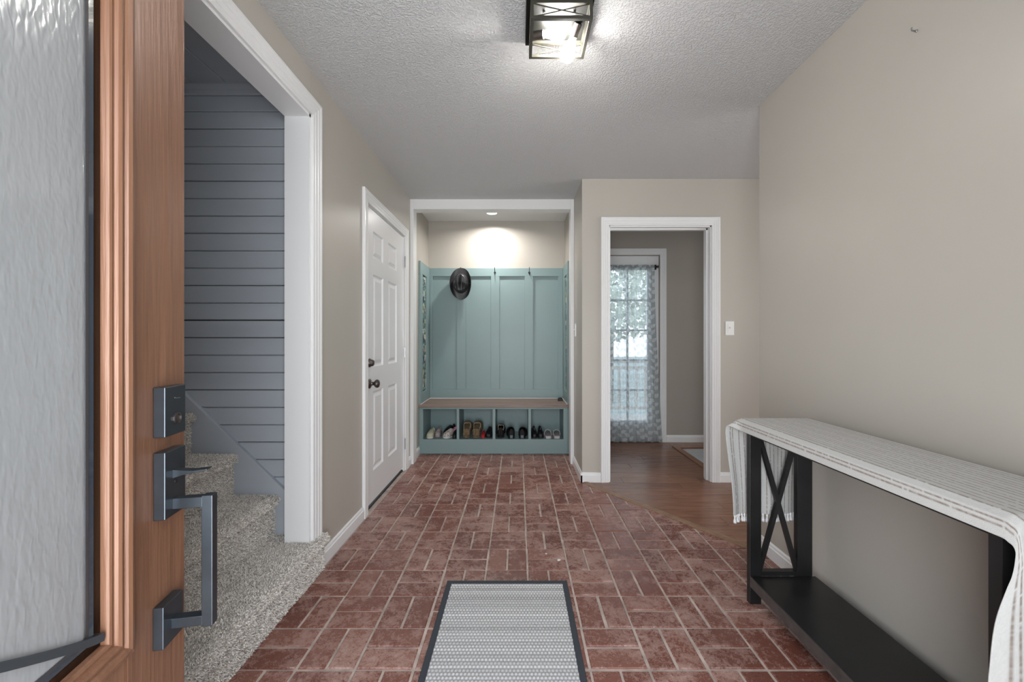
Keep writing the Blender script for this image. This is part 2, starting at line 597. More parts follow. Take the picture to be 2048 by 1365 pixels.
def sheer_mat():
    m, n, l, p = new_mat('sheer_leaf_curtain')
    out = n['Material Output']
    a = n.new('ShaderNodeVertexColor'); a.layer_name = 'print'
    sp = n.new('ShaderNodeSeparateColor')
    l.new(a.outputs['Color'], sp.inputs[0])
    # red channel: leaf mask, green channel: doubled cloth (hem, gathered edge)
    colr = ramp(n, [(0.0, (0.46, 0.50, 0.52)), (1.0, (0.70, 0.74, 0.75))])
    l.new(sp.outputs['Red'], colr.inputs[0])
    dif = n.new('ShaderNodeBsdfDiffuse'); tra = n.new('ShaderNodeBsdfTranslucent'); tp = n.new('ShaderNodeBsdfTransparent')
    l.new(colr.outputs[0], dif.inputs[0]); l.new(colr.outputs[0], tra.inputs[0])
    mx = n.new('ShaderNodeMixShader'); mx.inputs[0].default_value = 0.55
    l.new(dif.outputs[0], mx.inputs[1]); l.new(tra.outputs[0], mx.inputs[2])
    # openness of the weave
    op = N(n, 'ShaderNodeMath'); op.operation = 'MULTIPLY_ADD'
    l.new(sp.outputs['Red'], op.inputs[0]); op.inputs[1].default_value = -0.16; op.inputs[2].default_value = 0.30
    op2 = N(n, 'ShaderNodeMath'); op2.operation = 'MULTIPLY_ADD'
    l.new(sp.outputs['Green'], op2.inputs[0]); op2.inputs[1].default_value = -0.18
    l.new(op.outputs[0], op2.inputs[2]); op2.use_clamp = True
    mx2 = n.new('ShaderNodeMixShader')
    l.new(op2.outputs[0], mx2.inputs[0])
    l.new(mx.outputs[0], mx2.inputs[1]); l.new(tp.outputs[0], mx2.inputs[2])
    l.new(mx2.outputs[0], out.inputs['Surface'])
    n.remove(p)
    return m


M['sheer'] = sheer_mat()


def glass_mat(name, tex=False):
    m, n, l, p = new_mat(name)
    p.inputs['Base Color'].default_value = (0.86, 0.90, 0.92, 1)
    p.inputs['Transmission Weight'].default_value = 1.0
    p.inputs['IOR'].default_value = 1.45
    p.inputs['Roughness'].default_value = 0.03
    if tex:
        p.inputs['Transmission Weight'].default_value = 0.55
        p.inputs['Base Color'].default_value = (0.53, 0.545, 0.555, 1)
        p.inputs['Roughness'].default_value = 0.16
        geo = n.new('ShaderNodeNewGeometry')
        mp = n.new('ShaderNodeMapping'); mp.inputs['Scale'].default_value = (1, 1, 0.40)
        l.new(geo.outputs['Position'], mp.inputs[0])
        t = N(n, 'ShaderNodeTexNoise', Scale=120.0, Detail=1.0, Distortion=0.3)
        l.new(mp.outputs[0], t.inputs['Vector'])
        b = N(n, 'ShaderNodeBump', Strength=0.24, Distance=0.003)
        l.new(t.outputs['Fac'], b.inputs['Height']); l.new(b.outputs[0], p.inputs['Normal'])
        p.inputs['Coat Weight'].default_value = 0.6
        p.inputs['Coat Roughness'].default_value = 0.06
    return m


M['glass_clear'] = glass_mat('clear_glass')
M['glass_wavy'] = glass_mat('hammered_privacy_glass', True)
M['glass_border'] = plain('border_glass_dark_reflection', (0.030, 0.040, 0.052), 0.06, spec=0.8, coat=0.5)  # stands for clear glass; the dark it reflects is painted as base colour
M['came'] = plain('lead_came', (0.07, 0.08, 0.09), 0.35, metal=0.6)


def window_glass():
    m, n, l, p = new_mat('window_pane_glass')
    out = n['Material Output']
    tp = n.new('ShaderNodeBsdfTransparent'); gl = n.new('ShaderNodeBsdfGlossy')
    gl.inputs['Roughness'].default_value = 0.02
    fr = n.new('ShaderNodeFresnel')
    mx = n.new('ShaderNodeMixShader')
    l.new(fr.outputs[0], mx.inputs[0]); l.new(tp.outputs[0], mx.inputs[1]); l.new(gl.outputs[0], mx.inputs[2])
    l.new(mx.outputs[0], out.inputs['Surface'])
    n.remove(p)
    return m


M['pane'] = window_glass()


def emit(name, col, strength):
    m, n, l, p = new_mat(name)
    p.inputs['Base Color'].default_value = (0.8, 0.8, 0.8, 1)
    p.inputs['Emission Color'].default_value = (*col, 1)
    p.inputs['Emission Strength'].default_value = strength
    return m


M['bulb'] = emit('glowing_bulb', (1.0, 0.97, 0.92), BULB_STRENGTH)
M['lens'] = emit('glowing_lens', (1.0, 0.97, 0.92), 4.0)
M['fixture'] = plain('brushed_bronze_fixture', (0.040, 0.038, 0.030), 0.5, metal=0.0, spec=0.25, var=0.1, vscale=20)
M['canopy'] = plain('dark_bronze_canopy', (0.006, 0.006, 0.005), 0.6, spec=0.2)
M['felt'] = plain('charcoal_felt', (0.020, 0.020, 0.022), 0.45, spec=0.6, bump=0.3, bscale=500, bdist=0.001)
M['ribbon'] = plain('black_ribbon', (0.006, 0.006, 0.007), 0.5)

# ------------------------------------------------------------------ setting: dimensions (x right, y away from camera, z up)
XL, XR = -0.993, 1.330           # faces of the left and right foyer walls
XH = 0.515                       # face of the short hall wall
YB = 4.54                        # back wall of the alcove
YD = 3.295                       # wall with the cased doorway
YF = 4.585                       # far wall of the room beyond
CEIL = 2.44
DIAG = (0.519, 3.297, 1.300, 2.212)    # seam between brick and hardwood (x, y, x, y)


def structure(name, mb, m, label, cat, **k):
    o = mb.build(name, m, **k)
    return tag(o, label, cat, kind='structure')


# walls
w = MB().box(-1.110, XL, 1.972, 2.70, 0, CEIL)
w.box(-1.110, XL, 2.70, 3.58, 2.045, CEIL).box(-1.110, XL, 3.58, YB, 0, 2.460)
structure('wall_left', w, M['wall'], 'greige left wall holding the white six panel door', 'wall')
w = MB().box(-1.110, XL, -0.20, 1.00, 0, CEIL)
structure('wall_left_near', w, M['wall'], 'greige left wall between the entrance and the stair opening, behind the open door', 'wall')
w = MB().box(-1.110, XL, 1.00, 1.97, 2.227, CEIL)
structure('wall_left_header', w, M['wall'], 'greige strip of wall above the stair opening', 'wall')
w = MB().box(-1.11, 0.63, YB, YB + 0.10, 0, 2.460)
structure('wall_back', w, M['wall'], 'greige wall above the teal panelling at the back of the alcove', 'wall')
w = MB().box(XH, XH + 0.115, YD, YF, 0, 2.460)
structure('wall_hall', w, M['wall'], 'narrow greige hall wall beside the alcove, ending at the corner before the doorway', 'wall')
w = MB()
w.box(XH + 0.115, 0.727, YD, YD + 0.115, 0, CEIL).box(0.727, 1.558, YD, YD + 0.115, 2.066, CEIL).box(1.558, 4.55, YD, YD + 0.115, 0, CEIL)
structure('wall_doorway', w, M['wall'], 'greige wall with the white cased doorway and a light switch', 'wall')
w = MB()
w.box(XH + 0.115, 0.663, YF, YF + 0.12, 0, CEIL).box(0.663, 1.577, YF, YF + 0.12, 2.09, CEIL).box(1.577, 4.55, YF, YF + 0.12, 0, CEIL)
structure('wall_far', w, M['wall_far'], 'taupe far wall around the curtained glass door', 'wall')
w = MB().box(XR, XR + 0.12, -0.20, 2.26, 0, CEIL)
structure('wall_right', w, M['wall'], 'large plain greige wall behind the black console table', 'wall')
w = MB()
w.box(-3.3, -0.485, -0.215, -0.105, 0, CEIL).box(-0.485, 0.44, -0.215, -0.105, 2.05, CEIL).box(0.44, 4.55, -0.215, -0.105, 0, CEIL)
structure('wall_front', w, M['wall'], 'front wall with the entrance opening behind the viewer', 'wall')
w = MB().box(4.45, 4.55, -0.2, YF, 0, CEIL)
structure('wall_east', w, M['wall'], 'outer wall of the living room round the corner', 'wall')
w = MB().box(-3.3, -1.11, 0.86, 0.96, 0, 2.42)
structure('wall_stair_near', w, M['siding'], 'slate grey near side wall of the stairwell', 'wall')
w = MB().box(-3.4, -3.3, 0.86, 2.15, 0, 2.42)
structure('wall_stair_end', w, M['siding'], 'slate grey end wall of the stairwell', 'wall')

# ceiling
w = MB().box(-1.11, 4.55, -0.215, 3.86, CEIL, CEIL + 0.08).box(0.63, 4.55, 3.86, YF + 0.12, CEIL, CEIL + 0.08)
structure('ceiling', w, M['ceiling'], 'grey white sprayed texture ceiling of the foyer', 'ceiling')
w = MB().box(-1.11, XH + 0.115, 3.86, YB + 0.10, 2.460, 2.54)
structure('ceiling_alcove', w, M['white'], 'smooth white ceiling inside the bench alcove', 'ceiling')

# stairwell: board wall, board ceiling, crown, skirtboard
w = MB().box(-3.3, -1.11, 2.066, 2.16, 0, 2.45)
stairwall = structure('wall_stair', w, M['dark_gap'], 'slate grey horizontal board wall beside the carpeted stairs', 'wall')
zt = 2.368
first = True
k = 0
while zt > 0.03:
    hgt = 0.080 if first else 0.0872
    gap = 0.0055 if k == 12 else (0.0035 if k % 3 == 1 else 0.0022)
    lo = max(zt - hgt + gap, 0.005)
    # slight bevel on each long edge: v-groove look, boards a touch proud of one another
    d = 2.050 + random.uniform(-0.0012, 0.0012)
    prof = [(2.066, lo), (2.066, zt), (d + 0.004, zt), (d, zt - 0.004), (d, lo + 0.004), (d + 0.004, lo)]
    MB().prism([(a, b) for a, b in prof], lambda a, b, h: (h, a, b), -3.2, -1.112).build('board', M['siding'], stairwall)
    zt -= hgt
    first = False
    k += 1
MB().prism([(2.066, 2.368), (2.046, 2.368), (2.040, 2.374), (2.036, 2.392), (2.026, 2.412), (2.026, 2.42), (2.066, 2.42)],
           lambda a, b, h: (h, a, b), -3.2, -1.112).build('crown', M['siding'], stairwall, smooth=False)
w = MB().box(-3.3, -1.11, 0.86, 2.16, 2.436, 2.52)
stairceil = structure('ceiling_stair', w, M['dark_gap'], 'slate grey plank ceiling over the stairwell', 'ceiling')
x = -1.114
k = 0
while x > -2.7:
    x0 = x - 0.168
    d = random.uniform(-0.001, 0.001)
    MB().prism([(x0 + 0.002, 2.436), (x0 + 0.002, 2.424 + d), (x0 + 0.006, 2.420 + d), (x - 0.006, 2.420 + d), (x - 0.002, 2.424 + d), (x - 0.002, 2.436)],
               lambda a, b, h: (a, h, b), 0.965, 2.045).build('board', M['siding'], stairceil)
    x = x0
sk = [(-1.113, 0.358), (-1.113, 0.06), (-1.30, 0.06), (-2.75, 1.46), (-2.75, 1.934)]
w = MB().prism(sk, lambda a, b, h: (a, h, b), 2.052, 2.030)
structure('trim_stair_skirt', w, M['siding'], 'slate grey diagonal skirtboard following the stairs', 'trim', bevel=0.002)


def casing_profile(wd, th):
    return [(0, 0), (0, .55 * th), (.04 * wd, .68 * th), (.20 * wd, .72 * th), (.24 * wd, .60 * th), (.28 * wd, .74 * th), (.48 * wd, .82 * th),
            (.52 * wd, .72 * th), (.56 * wd, .86 * th), (.74 * wd, .95 * th), (.78 * wd, .86 * th), (.82 * wd, 1.0 * th), (.96 * wd, th), (wd, .8 * th), (wd, 0)]


def on_left(a, b, h): return (XL + h, a, b)          # a = y, b = z
def on_door(a, b, h): return (a, YD - h, b)          # a = x, b = z
def on_far(a, b, h): return (a, YF - h, b)


# casings and jambs
w = MB().sweep_u(on_left, 1.00, 1.965, 0.178, 2.225, casing_profile(0.082, 0.018))
w.box(-1.112, XL - 0.0005, 1.952, 1.971, 0.178, 2.227).box(-1.112, XL - 0.0005, 0.995, 1.014, 0.178, 2.227).box(-1.112, XL - 0.0005, 0.998, 1.968, 2.212, 2.2275)
structure('trim_stair_opening', w, M['white'], 'wide white fluted casing around the opening to the stairs', 'trim')
w = MB().sweep_u(on_left, 2.690, 3.590, 0.0, 2.050, casing_profile(0.075, 0.018))
w.box(-1.11, XL - 0.0005, 2.686, 2.702, 0, 2.05).box(-1.11, XL - 0.0005, 3.578, 3.594, 0, 2.05).box(-1.11, XL - 0.0005, 2.69, 3.59, 2.043, 2.056)
structure('trim_panel_door', w, M['white'], 'white casing around the six panel door', 'trim')
w = MB().sweep_u(on_door, 0.731, 1.554, 0.0, 2.064, casing_profile(0.066, 0.018))
w.box(0.7255, 0.741, YD + 0.0005, YD + 0.116, 0, 2.068).box(1.544, 1.5595, YD + 0.0005, YD + 0.116, 0, 2.068).box(0.727, 1.558, YD + 0.0005, YD + 0.116, 2.054, 2.0675)
w.box(1.532, 1.545, YD + 0.045, YD + 0.08, 0, 2.056).box(0.740, 0.752, YD + 0.045, YD + 0.08, 0, 2.056).box(0.741, 1.544, YD + 0.045, YD + 0.08, 2.042, 2.055)
w.sweep_u(lambda a, b, h: (a, YD + 0.115 + h, b), 0.731, 1.554, 0.0, 2.064, casing_profile(0.06, 0.016))
structure('trim_doorway', w, M['white'], 'white fluted casing around the open doorway to the far room', 'trim')
w = MB().sweep_u(on_far, 0.663, 1.585, 0.0, 2.096, casing_profile(0.07, 0.016))
w.box(0.655, 0.667, YF, YF + 0.11, 0, 2.09).box(1.581, 1.592, YF, YF + 0.11, 0, 2.09)
structure('trim_glass_door', w, M['white'], 'white casing around the curtained glass door', 'trim')
w = MB().box(XL, XL + 0.032, 3.77, 3.885, 0, CEIL).box(XH - 0.032, XH, 3.77, 3.885, 0, CEIL).box(XL + 0.032, XH - 0.032, 3.77, 3.885, 2.348, CEIL)
structure('trim_alcove', w, M['white'], 'plain white board frame around the bench alcove', 'trim', bevel=0.002)


def base_profile(h=0.080, t=0.014):
    return [(0, 0), (t, 0), (t, h * 0.74), (t * 0.72, h * 0.80), (t * 0.62, h * 0.93), (t * 0.25, h), (0, h)]


w = MB().prism(base_profile(), lambda a, b, h: (XL + a, h, b), 2.052, 2.612)
w.prism(base_profile(), lambda a, b, h: (XL + a, h, b), 3.668, 3.768).prism(base_profile(), lambda a, b, h: (XL + a, h, b), 3.888, 4.105)
structure('baseboard_left', w, M['white'], 'white baseboard along the left wall', 'baseboard')
w = MB().prism(base_profile(), lambda a, b, h: (XH - a, h, b), YD - 0.014, 3.768)
structure('baseboard_hall', w, M['white'], 'short white baseboard on the hall wall by the alcove', 'baseboard')
w = MB().prism(base_profile(), lambda a, b, h: (h, YD - a, b), XH - 0.013, 0.664)
w.prism(base_profile(), lambda a, b, h: (h, YD - a, b), 1.614, 4.45)
structure('baseboard_doorway', w, M['white'], 'white baseboard on the wall of the open doorway', 'baseboard')
w = MB().prism(base_profile(), lambda a, b, h: (XR - a, h, b), -0.10, 2.274)
structure('baseboard_right', w, M['white'], 'white baseboard on the wall behind the console table', 'baseboard')
w = MB().prism(base_profile(), lambda a, b, h: (h, YF - a, b), 1.657, 4.45)
structure('baseboard_far', w, M['white'], 'white baseboard on the taupe far wall', 'baseboard')

# ------------------------------------------------------------------ brick floor
dx, dy = DIAG[2] - DIAG[0], DIAG[3] - DIAG[1]
dl = math.hypot(dx, dy)
nx_, ny_ = -dy / dl, dx / dl                      # unit normal pointing to the hardwood
cd = nx_ * DIAG[0] + ny_ * DIAG[1]
bed = [(-3.4, -0.22), (XR + 0.1, -0.22), (XR + 0.1, 2.171), (DIAG[0], DIAG[1]), (DIAG[0] + 0.05, YB), (-3.4, YB)]
fl = MB().prism(bed, lambda a, b, h: (a, b, h), -0.05, -0.0045)
floor = structure('floor', fl, M['grout'], 'red brown basketweave brick floor of the foyer', 'floor')
P, X0, Y0 = 0.2052, 0.047, 1.4250
J = 0.0052                                        # half joint
whole = {}
rest = MB()
nb = 0
for r in range(-8, 14):
    for c in range(-6, 7):
        sx, sy = X0 + c * P, Y0 + r * P
        vert = (c + r) % 2 == 0
        for hlf in (0, 1):
            if vert: x0, x1, y0, y1 = sx + hlf * P / 2, sx + (hlf + 1) * P / 2, sy, sy + P
            else: x0, x1, y0, y1 = sx, sx + P, sy + hlf * P / 2, sy + (hlf + 1) * P / 2
            e = [random.uniform(-0.0014, 0.0014) for _ in range(4)]
            x0 += J + e[0]; x1 -= J + e[1]; y0 += J + e[2]; y1 -= J + e[3]
            pl = [(x0, y0), (x1, y0), (x1, y1), (x0, y1)]
            for cl in ((-1, 0, 0.985 if True else 0), (1, 0, XR - 0.006), (0, 1, 4.150), (0, -1, 0.10)):
                if pl: pl = clip_poly(pl, *cl)
            if pl and y0 > YD - 0.02: pl = clip_poly(pl, 1, 0, XH - 0.006)
            elif pl: pl = clip_poly(pl, nx_, ny_, cd - 0.004)
            if len(pl) < 3 or poly_area(pl) < 3e-4: continue
            cx_, cy_ = sum(p[0] for p in pl) / len(pl), sum(p[1] for p in pl) / len(pl)
            zt = random.uniform(-0.0012, 0.0012)
            if y1 < 1.24:
                rest.prism(pl, lambda a, b, h: (a, b, h), -0.03, zt, 0.003)
                continue
            lp = [(a - cx_, b - cy_) for a, b in pl]
            full = abs(poly_area(pl) - (x1 - x0) * (y1 - y0)) < 1e-7
            key = (vert, random.randrange(6)) if full else None
            if key is None or key not in whole:
                o = MB().prism(lp, lambda a, b, h: (a, b, h), -0.03, 0.0, 0.0032).build('brick', M['brick'], floor, local=True)
                if key: whole[key] = o.data
            else:
                o = link(bpy.data.objects.new('brick', whole[key]))
                put_parent(o, floor)
            m4 = Matrix.Translation((cx_, cy_, zt)) @ Matrix.Rotation(random.uniform(-0.006, 0.006), 4, 'X') @ Matrix.Rotation(random.uniform(-0.006, 0.006), 4, 'Y')
            o.matrix_basis = m4
            nb += 1
rest.build('brick_paving', M['brick'], floor, kind='stuff')
print('bricks', nb)

# hardwood floor of the neighbouring rooms
wp = [(DIAG[0], DIAG[1]), (XR + 0.1, 2.171), (XR + 0.1, -0.22), (4.55, -0.22), (4.55, YF + 0.1), (DIAG[0] + 0.05, YF + 0.1)]
wbase = MB().prism(wp, lambda a, b, h: (a, b, h), -0.06, -0.0085)
wood = structure('floor_hardwood', wbase, M['dark_gap'], 'glossy brown hardwood floor beyond the diagonal threshold', 'floor')
PW = 0.1255
far_rest = MB()
y = 2.02
row = 0
while y < YF:
    x = 0.45 - random.uniform(0, 0.8)
    while x < 4.4:
        ln = random.choice([0.35, 0.5, 0.62, 0.8, 1.0, 1.15])
        pl = [(x + 0.0006, y + 0.0006), (x + ln - 0.0006, y + 0.0006), (x + ln - 0.0006, y + PW - 0.0006), (x + 0.0006, y + PW - 0.0006)]
        x += ln
        pl = clip_poly(pl, 0, 1, YF - 0.001)
        if pl: pl = clip_poly(pl, -nx_, -ny_, -(cd + 0.004)) if y < YD - 0.05 else clip_poly(pl, -1, 0, -(XH + 0.02))
        if pl and y < 2.26: pl = clip_poly(pl, -1, 0, -(DIAG[2] - 0.02))
        # recessed tile area of the far room
        pieces = [pl] if pl else []
        if pl and y + PW > YD + 0.11:
            a_ = clip_poly(pl, 1, 0, 1.646)
            b_ = clip_poly(clip_poly(pl, -1, 0, -1.646) or [(0, 0)], 0, -1, -4.385) if max(q[0] for q in pl) > 1.646 else []
            pieces = [q for q in (a_, b_) if len(q) > 2]
            if y < YD + 0.10: pieces = [pl]
        for q in pieces:
            if len(q) < 3 or poly_area(q) < 2e-4: continue
            if min(p[0] for p in q) > 2.3:
                far_rest.prism(q, lambda a, b, h: (a, b, h), -0.01, 0.002)
            else:
                MB().prism(q, lambda a, b, h: (a, b, h), -0.01, 0.002 + random.uniform(-0.0003, 0.0003), 0.0008).build('plank', M['wood_floor'], wood)
    y += PW
    row += 1
pl = MB().box(1.5, 4.4, -0.1, 2.02, -0.01, 0.002)
far_rest.v += [] ; far_rest.add(pl.v, pl.f)
far_rest.build('hardwood_planking', M['wood_floor'], wood, kind='stuff')
# tile area
tb = MB().box(1.70, 4.4, YD + 0.117, 4.32, -0.0084, -0.0076)
tilef = structure('floor_tile', tb, M['dark_gap'], 'pale grey tile floor seen through the doorway at far right', 'floor')
y = YD + 0.125
k = 0
while y < 4.30:
    x = 1.708 - (0.3 if k % 2 else 0)
    while x < 3.0:
        xa, xb = max(x, 1.708), x + 0.6
        if xb - xa > 0.02:
            box_obj('tile', xa + 0.0015, xb - 0.0015, y + 0.0015, min(y + 0.15, 4.318) - 0.0015, -0.0076, -0.0030, M['grey_tile'], tilef, bevel=0.001)
        x += 0.6
    y += 0.15
    k += 1
w = MB().box(1.647, 1.708, YD + 0.116, 4.385, -0.008, 0.011).box(1.708, 4.3, 4.322, 4.385, -0.008, 0.011)
structure('trim_tile_border', w, M['wood_floor'], 'raised brown wooden border along the pale tile floor', 'trim', bevel=0.003)
# oak reducer strip along the diagonal
tx, ty = dx / dl, dy / dl
ax, ay = DIAG[0] - tx * 0.02, DIAG[1] - ty * 0.02
bx, by = DIAG[2] + tx * 0.045, DIAG[3] + ty * 0.045


def on_diag(a, b, h):            # a across (towards hardwood), b up, h along
    return (ax + tx * h + nx_ * a, ay + ty * h + ny_ * a, b)


w = MB().prism([(-0.018, -0.004), (0.030, -0.004), (0.030, 0.004), (0.022, 0.009), (0.004, 0.009), (-0.016, 0.0025)], on_diag, 0.0, math.hypot(bx - ax, by - ay))
structure('trim_threshold', w, M['threshold'], 'oak reducer strip running diagonally between brick and hardwood', 'trim')

# ------------------------------------------------------------------ carpeted stairs
stairs = thing('staircase', (-1.2, 1.5, 0), 'beige and grey carpeted stairs rising to the left through the cased opening', 'stairs')
NOSE = [-0.945, -1.178, -1.382, -1.593, -1.800, -2.007]
TOPS = [0.178, 0.376, 0.578, 0.778, 0.978, 1.178]
YS0, YS1 = 1.018, 2.029


def step_profile(i):
    xn, zt = NOSE[i], TOPS[i]
    zb = 0.0 if i == 0 else TOPS[i - 1]
    xnext = NOSE[i + 1] - 0.027 if i + 1 < len(NOSE) else xn - 0.21
    r = 0.021
    pts = [(xn - 0.026, zb), (xn - 0.026, zt - 0.052), (xn - 0.022, zt - 0.046)]
    for a in range(-75, 91, 15):
        an = math.radians(a)
        pts.append((xn - r + math.cos(an) * r, zt - r + math.sin(an) * r - 0.001))
    pts.append((xnext, zt))
    return pts


def pile(pts, y0, y1, spacing, parent):
    """upright cut-pile tufts standing on the step surface: two small crossed blades each, one stuff mesh"""
    P2 = np.array(pts)
    seg = np.diff(P2, axis=0)
    L = np.hypot(seg[:, 0], seg[:, 1])
    cum = np.concatenate([[0], np.cumsum(L)])
    n = int(cum[-1] * (y1 - y0) / spacing ** 2)
    s = np.random.rand(n) * cum[-1]
    k = np.clip(np.searchsorted(cum, s) - 1, 0, len(L) - 1)
    t = (s - cum[k]) / L[k]
    base = P2[k] + seg[k] * t[:, None]
    nrm = np.stack([seg[k, 1], -seg[k, 0]], 1) / L[k][:, None]
    nrm = np.where((nrm[:, :1] * 1.0 + nrm[:, 1:] * 1.0) < 0, -nrm, nrm)
    yy = y0 + np.random.rand(n) * (y1 - y0)
    B = np.stack([base[:, 0], yy, base[:, 1]], 1)
    Nn = np.stack([nrm[:, 0], np.zeros(n), nrm[:, 1]], 1)
    h = np.random.uniform(0.0045, 0.0085, n)[:, None]
    lean = np.random.normal(0, 0.55, (n, 3))
    D = Nn + lean
    D /= np.linalg.norm(D, axis=1)[:, None]
    sd = np.cross(D, np.random.normal(0, 1, (n, 3)))
    sd /= np.linalg.norm(sd, axis=1)[:, None]
    wv = np.random.uniform(0.0009, 0.0016, n)[:, None]
    T = B + D * h
    V = np.stack([B - sd * wv, B + sd * wv, T + sd * wv * 0.8, T - sd * wv * 0.8], 1).reshape(-1, 3)
    inv = np.array(wm(parent).inverted())
    V = V @ inv[:3, :3].T + inv[:3, 3]
    q = np.arange(n * 4, dtype=np.int32)
    me = bpy.data.meshes.new('carpet_pile')
    me.vertices.add(n * 4); me.vertices.foreach_set('co', V.ravel())
    me.loops.add(n * 4); me.loops.foreach_set('vertex_index', q)
    me.polygons.add(n); me.polygons.foreach_set('loop_start', (np.arange(n) * 4).astype(np.int32))
    me.update(calc_edges=True)
    tone = np.array([[0.84, 0.79, 0.73], [0.70, 0.655, 0.60], [0.56, 0.52, 0.475], [0.33, 0.30, 0.275], [0.85, 0.83, 0.80]])
    pick = np.random.choice(5, n, p=[0.34, 0.25, 0.18, 0.10, 0.13])
    c = np.ones((n, 4, 4), np.float32)
    c[:, :, :3] = (tone[pick] * np.random.uniform(0.85, 1.1, (n, 1)))[:, None, :]
    ca = me.color_attributes.new('print', 'FLOAT_COLOR', 'POINT')
    ca.data.foreach_set('color', c.ravel())
    me.materials.append(M['carpet_pile'])
    o = link(bpy.data.objects.new('carpet_pile', me))
    put_parent(o, parent)
    o['kind'] = 'stuff'
    return n


for i in range(5):
    pts = step_profile(i)
    zb = 0.0 if i == 0 else TOPS[i - 1]
    closed = pts + [(pts[-1][0], zb)]
    mb = MB()
    if i == 0:
        # the first step runs past the casing into the foyer
        mb.prism(closed, lambda a, b, h: (a, h, b), YS0, 1.951)
        front = [p for p in pts if p[0] > XL + 0.002]
        fr = [(XL + 0.002, 0.0)] + front + [(XL + 0.002, pts[-1][1])]
        mb.prism(fr, lambda a, b, h: (a, h, b), 1.951, 2.052)
        mb.box(pts[-1][0], -1.114, 1.951, YS1, 0, pts[-1][1])
    else:
        mb.prism(closed, lambda a, b, h: (a, h, b), YS0, YS1)
    st = mb.build('step', M['carpet'], stairs)
    if i == 0:
        pile(pts, 1.03, 1.951, 0.0033, st)
        pile(fr[1:], 1.951, 2.055, 0.0033, st)
        pile([(-1.114, TOPS[0]), (pts[-1][0], TOPS[0])], 1.951, YS1, 0.0033, st)
    else:
        pile(pts, 1.03 if i < 2 else 1.35, YS1, 0.0033, st)

# ------------------------------------------------------------------ white six panel door in the left wall
pd = thing('door_panel', (-1.004, 3.57, 0), 'white six panel door with bronze knob and deadbolt, closed in the left wall', 'door', kind='structure')
DX = -1.002
y0, y1, z0, z1 = 2.706, 3.575, 0.032, 2.040
cols = [(2.835, 3.048), (3.165, 3.388)]
rows = [(0.24, 0.79), (0.959, 1.60), (1.713, 1.898)]
fr = MB()
ys = [y0, cols[0][0], cols[0][1], cols[1][0], cols[1][1], y1]
for a, b in ((ys[0], ys[1]), (ys[2], ys[3]), (ys[4], ys[5])): fr.box(DX - 0.035, DX, a, b, z0, z1)
for c in cols:
    for a, b in ((z0, rows[0][0]), (rows[0][1], rows[1][0]), (rows[1][1], rows[2][0]), (rows[2][1], z1)):
        fr.box(DX - 0.035, DX, c[0], c[1], a, b)
fr.build('frame', M['door_white'], pd)
for c in cols:
    for r in rows:
        mb = MB()
        rings = []
        for ins, h in ((0, 0), (0.010, -0.010), (0.020, -0.011), (0.044, -0.002)):
            rings.append([(DX + h, c[0] + ins, r[0] + ins), (DX + h, c[1] - ins, r[0] + ins), (DX + h, c[1] - ins, r[1] - ins), (DX + h, c[0] + ins, r[1] - ins)])
        vs = [p for q in rings for p in q]
        fs = [(k * 4 + i, k * 4 + (i + 1) % 4, (k + 1) * 4 + (i + 1) % 4, (k + 1) * 4 + i) for k in range(3) for i in range(4)] + [(12, 13, 14, 15)]
        mb.add(vs, fs).build('panel', M['door_white'], pd)
for hz in (0.238, 1.037, 1.827):
    hg = MB().box(-0.9925, -0.9895, 3.575, 3.596, hz - 0.045, hz + 0.045)
    hg.tube([(-0.987, 3.578, hz - 0.047), (-0.987, 3.578, hz + 0.047)], 0.006, 10)
    hg.build('hinge', M['steel'], pd, bevel=0.0005)
kb = MB().lathe([(0, 0), (0.033, 0), (0.033, 0.005), (0.026, 0.010), (0.014, 0.014), (0.011, 0.030), (0.016, 0.036), (0.026, 0.044), (0.029, 0.054), (0.025, 0.063), (0.014, 0.068), (0, 0.069)], (DX, 2.762, 0.85), (1, 0, 0), 24)
kb.build('knob', M['bronze'], pd, smooth=True)
kb = MB().lathe([(0, 0), (0.030, 0), (0.030, 0.006), (0.024, 0.012), (0.021, 0.026), (0.017, 0.030), (0, 0.031)], (DX, 2.762, 0.99), (1, 0, 0), 24)
kb.build('deadbolt', M['bronze'], pd, smooth=True)
box_obj('sill', -1.10, DX - 0.004, 2.703, 3.577, 0.0, 0.012, M['dark_gap'], pd)

# ------------------------------------------------------------------ glass door of the far room
gd = thing('door_glass', (1.12, YF + 0.03, 0), 'white fifteen pane glass door behind the sheer leaf curtain', 'door', kind='structure')
gx = [0.79, 1.012, 1.230, 1.4515]
gz = [0.240, 0.581, 0.917, 1.252, 1.590, 1.929]
GY0, GY1 = YF + 0.012, YF + 0.050
for a, b in ((0.668, gx[0]), (gx[3], 1.5765)): box_obj('stile', a, b, GY0, GY1, 0.012, 2.086, M['white'], gd, bevel=0.002)
for a, b in ((0.012, gz[0]), (gz[5], 2.086)): box_obj('rail', gx[0], gx[3], GY0, GY1, a, b, M['white'], gd, bevel=0.002)
for xx in gx[1:3]: box_obj('muntin', xx - 0.010, xx + 0.010, GY0 + 0.004, GY1 - 0.004, gz[0], gz[5], M['white'], gd)
for zz in gz[1:5]:
    for k in range(3):
        box_obj('muntin', gx[k] + (0.010 if k else 0), gx[k + 1] - (0.010 if k < 2 else 0), GY0 + 0.004, GY1 - 0.004, zz - 0.010, zz + 0.010, M['white'], gd)
for i in range(3):
    for j in range(5):
        box_obj('pane', gx[i] + 0.006, gx[i + 1] - 0.006, YF + 0.029, YF + 0.033, gz[j] + 0.006, gz[j + 1] - 0.006, M['pane'], gd)
box_obj('sill', 0.66, 1.58, YF - 0.004, YF + 0.12, 0.0, 0.010, M['black_metal'], gd)

